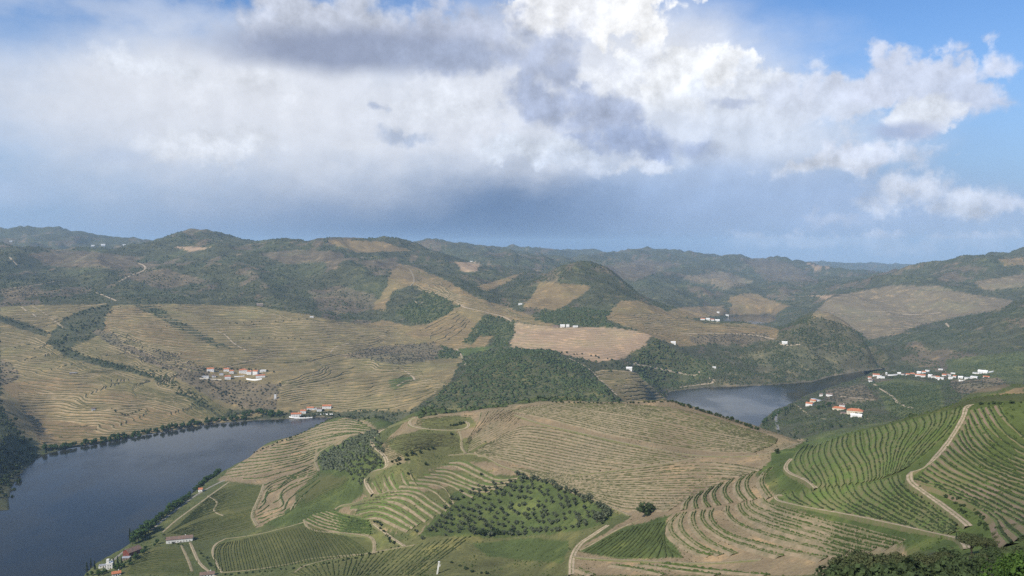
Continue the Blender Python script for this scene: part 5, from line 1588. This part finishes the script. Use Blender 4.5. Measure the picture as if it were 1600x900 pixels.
# village along the slope
vg = 'houses of the white village'
VIL = [
 (1361,597,12,9,6,'gable',M_OLDTILE,2,'lowest white house at the river end of the village'),(1359,592,10,8,5,'gable',M_TILE,1,'small red roofed house just above the lowest village house'),
 (1369,588,20,10,6,'gable',M_TILE,2,'wide red roofed house topping the river end of the village'),(1374,591,13,10,8,'flat',M_WHITE,2,'tall white block in the river end of the village'),
 (1380,591,10,8,5,'flat',M_WHITE,1,'small white block right of the tall one at the river end'),(1385,586,5,5,9,'flat',M_WHITE,2,'slim white tower at the start of the village wall'),
 (1405,585,10,8,4.5,'gable',M_WHITE,1,'white house on the long wall of the village'),(1411,586,9,7,4,'gable',M_OLDTILE,1,'low dull roofed house after the long village wall'),
 (1419,587,13,9,5,'gable',M_TILE,1,'red roofed house beginning the village row'),(1426,586,12,9,5,'gable',M_TILE,1,'orange roofed house second in the village row'),
 (1436,584,13,9,6,'gable',M_WHITE,2,'bright white house high in the middle of the village'),(1444,583,12,9,5,'gable',M_TILE,1,'red roofed house beside the bright white village house'),
 (1449,581,13,9,6,'flat',M_WHITE,2,'topmost white block in the middle of the village'),(1434,588,14,9,5,'gable',M_TILE,1,'long red roof under the middle of the village'),
 (1442,589,15,10,5.5,'gable',M_TILE,2,'biggest orange roof below the middle of the village'),(1454,589,12,9,5,'gable',M_WHITE,1,'white house stepping down from the orange roof'),
 (1459,590,12,9,5,'gable',M_OLDTILE,1,'dull roofed white house at the lower village bend'),(1465,591,10,8,5,'gable',M_TILE,1,'red roofed cottage at the lower village bend'),
 (1470,593,16,9,6,'flat',M_WHITE,2,'long white block below the village street'),(1476,588,12,9,5,'gable',M_TILE,1,'red roofed house on the village street'),
 (1483,587,12,8,4.5,'gable',M_OLDTILE,1,'grey white house on the upper village street'),(1489,585,13,8,5,'flat',M_WHITE,1,'white house closing the upper village street'),
 (1486,592,13,9,6,'flat',M_WHITE,2,'white cube below the end of the village street'),(1492,590,9,7,5,'gable',M_TILE,1,'small red roofed house at the street end'),
 (1501,592,12,9,5.5,'gable',M_WHITE,2,'white house alone past the village street'),(1513,592,20,9,4.5,'flat',M_GREYROOF,1,'long grey roofed building in the lower hamlet'),
 (1522,591,18,9,5.5,'flat',M_WHITE,1,'wide white building in the lower hamlet'),(1470,578,14,8,3.5,'flat',M_WHITE,1,'lone white shed on the slope over the village'),
 (1503,595,16,6,2.5,'flat',M_CREAM,1,'low cream shed under the lower hamlet'),(1541,590,16,8,3,'gable',M_TILE,1,'low red roofed shed beyond the hamlet'),
 (1536,583,26,12,6,'gable',M_WHITE,1,'large white chapel like hall on the rise past the village'),(1527,584,24,7,3.5,'flat',M_GREYROOF,1,'grey roofed range leading to the large white hall'),
]
for k, (px, py, L_, W_, H_, rf, tl, st, lb) in enumerate(VIL):
    house(px, py, L_ * .85, W_ * .85, H_ * .85, lb, vg, ((k * 37) % 50) - 25, rf, None, tl, 3, st, chim=k % 3 == 0 and rf != 'flat')
yard_wall([(1387,587),(1395,587),(1403,586)], 3.0, 'long white wall at the start of the village', None, .8)
yard_wall([(1540,583),(1548,582),(1552,581)], 3.0, 'white wall tapering away from the large white hall', None, .8)
# scattered far houses
for px, py, L_, H_, rf, tl, lb in [
 (868,512,18,5,'gable',M_OLDTILE,'brown walled farm on the crest of the pink field'),(879,511,14,6,'gable',M_WHITE,'first white farm building above the pink field'),(887,511,10,8,'flat',M_WHITE,'taller white building above the pink field'),(899,511,16,4,'flat',M_WHITE,'white shed apart from the farm above the pink field'),
 (983,578,15,6,'gable',M_WHITE,'white house with trees under the pink field'),(1226,537,16,5,'gable',M_WHITE,'white house with a red roof on the shoulder of the cone hill'),(1116,575,10,4,'flat',M_WHITE,'tiny white hut on the scrub over the river bend'),
 (1052,537,14,5,'gable',M_WHITE,'small white house on the far tan terraces'),
 (1098,500,16,5,'gable',M_TILE,'first house of the hamlet by the far reach of the river'),(1106,500,14,5,'gable',M_WHITE,'second house of the hamlet by the far reach'),(1113,501,14,5,'gable',M_TILE,'third house of the hamlet by the far reach'),(1121,502,16,5,'gable',M_WHITE,'last house of the hamlet by the far reach'),
 (1136,494,16,6,'gable',M_WHITE,'white house on the bank across the far reach'),(1122,489,13,5,'gable',M_WHITE,'white house up the slope across the far reach'),
 (145,385,24,7,'gable',M_WHITE,'white hill farm in the saddle under the distant peak'),(161,384,30,9,'gable',M_WHITE,'largest white hill farm under the distant peak'),(194,384,20,8,'gable',M_WHITE,'white hill farm right of the largest one'),(17,378,18,6,'gable',M_WHITE,'white hill farm on the crest of the dark scrub hill'),
 (406,478,22,6,'gable',M_STONE,'stone barn on the upper rim of the tan hillside'),(487,496,12,4,'flat',M_WHITE,'tiny white hut on the rim of the tan hillside'),(735,409,34,5,'flat',M_WHITE,'long white shed over the far pink patch'),
 (813,476,14,5,'flat',M_WHITE,'white hut at the foot of the round wooded hill')]:
    house(px, py, L_, L_ * .5, H_, lb, None, 0, rf, M_STONE if 'brown' in lb or 'stone' in lb else None, tl, 3, 1, chim=False)
# leaning white post in the foreground field
x, y, z = at(683, 897)
e = empty('marker_post', (x, y, z), 'tall leaning white painted post with a bracket on the dry foreground field', 'post', None, -math.atan2(x, y))
e.rotation_euler = (0, R(9), e.rotation_euler[2])
part('post', *box((-.6, -.5, -1), (.6, .5, 10.0)), M_WHITE, e)
part('cap', *box((-.85, -.7, 10.003), (.85, .7, 10.6)), M_WHITE, e)
part('bracket', *box((.603, -.3, 6.5), (1.5, .3, 8.3)), M_WHITE, e)

# ------------------------------------------------------------------ haze
hz, hf = box((-22000, -400, float(Z.min()) - 1), (22000, 25000, float(max(Z.max(), CAM_H)) + 25))
hm = bpy.data.materials.new('haze_air'); hm.use_nodes = True
ht = NT(hm.node_tree)
for n_ in list(ht.n):
    if n_.type == 'BSDF_PRINCIPLED': ht.n.remove(n_)
pv = ht.add('ShaderNodeVolumePrincipled')
pv.inputs['Color'].default_value = (.53, .76, 1.0, 1)
pv.inputs['Density'].default_value = 5.0e-5
pv.inputs['Anisotropy'].default_value = .0
ht.l.new(pv.outputs[0], ht.n['Material Output'].inputs['Volume'])
hz = mesh_obj('haze', hz, hf, hm)
tag(hz, kind='stuff')
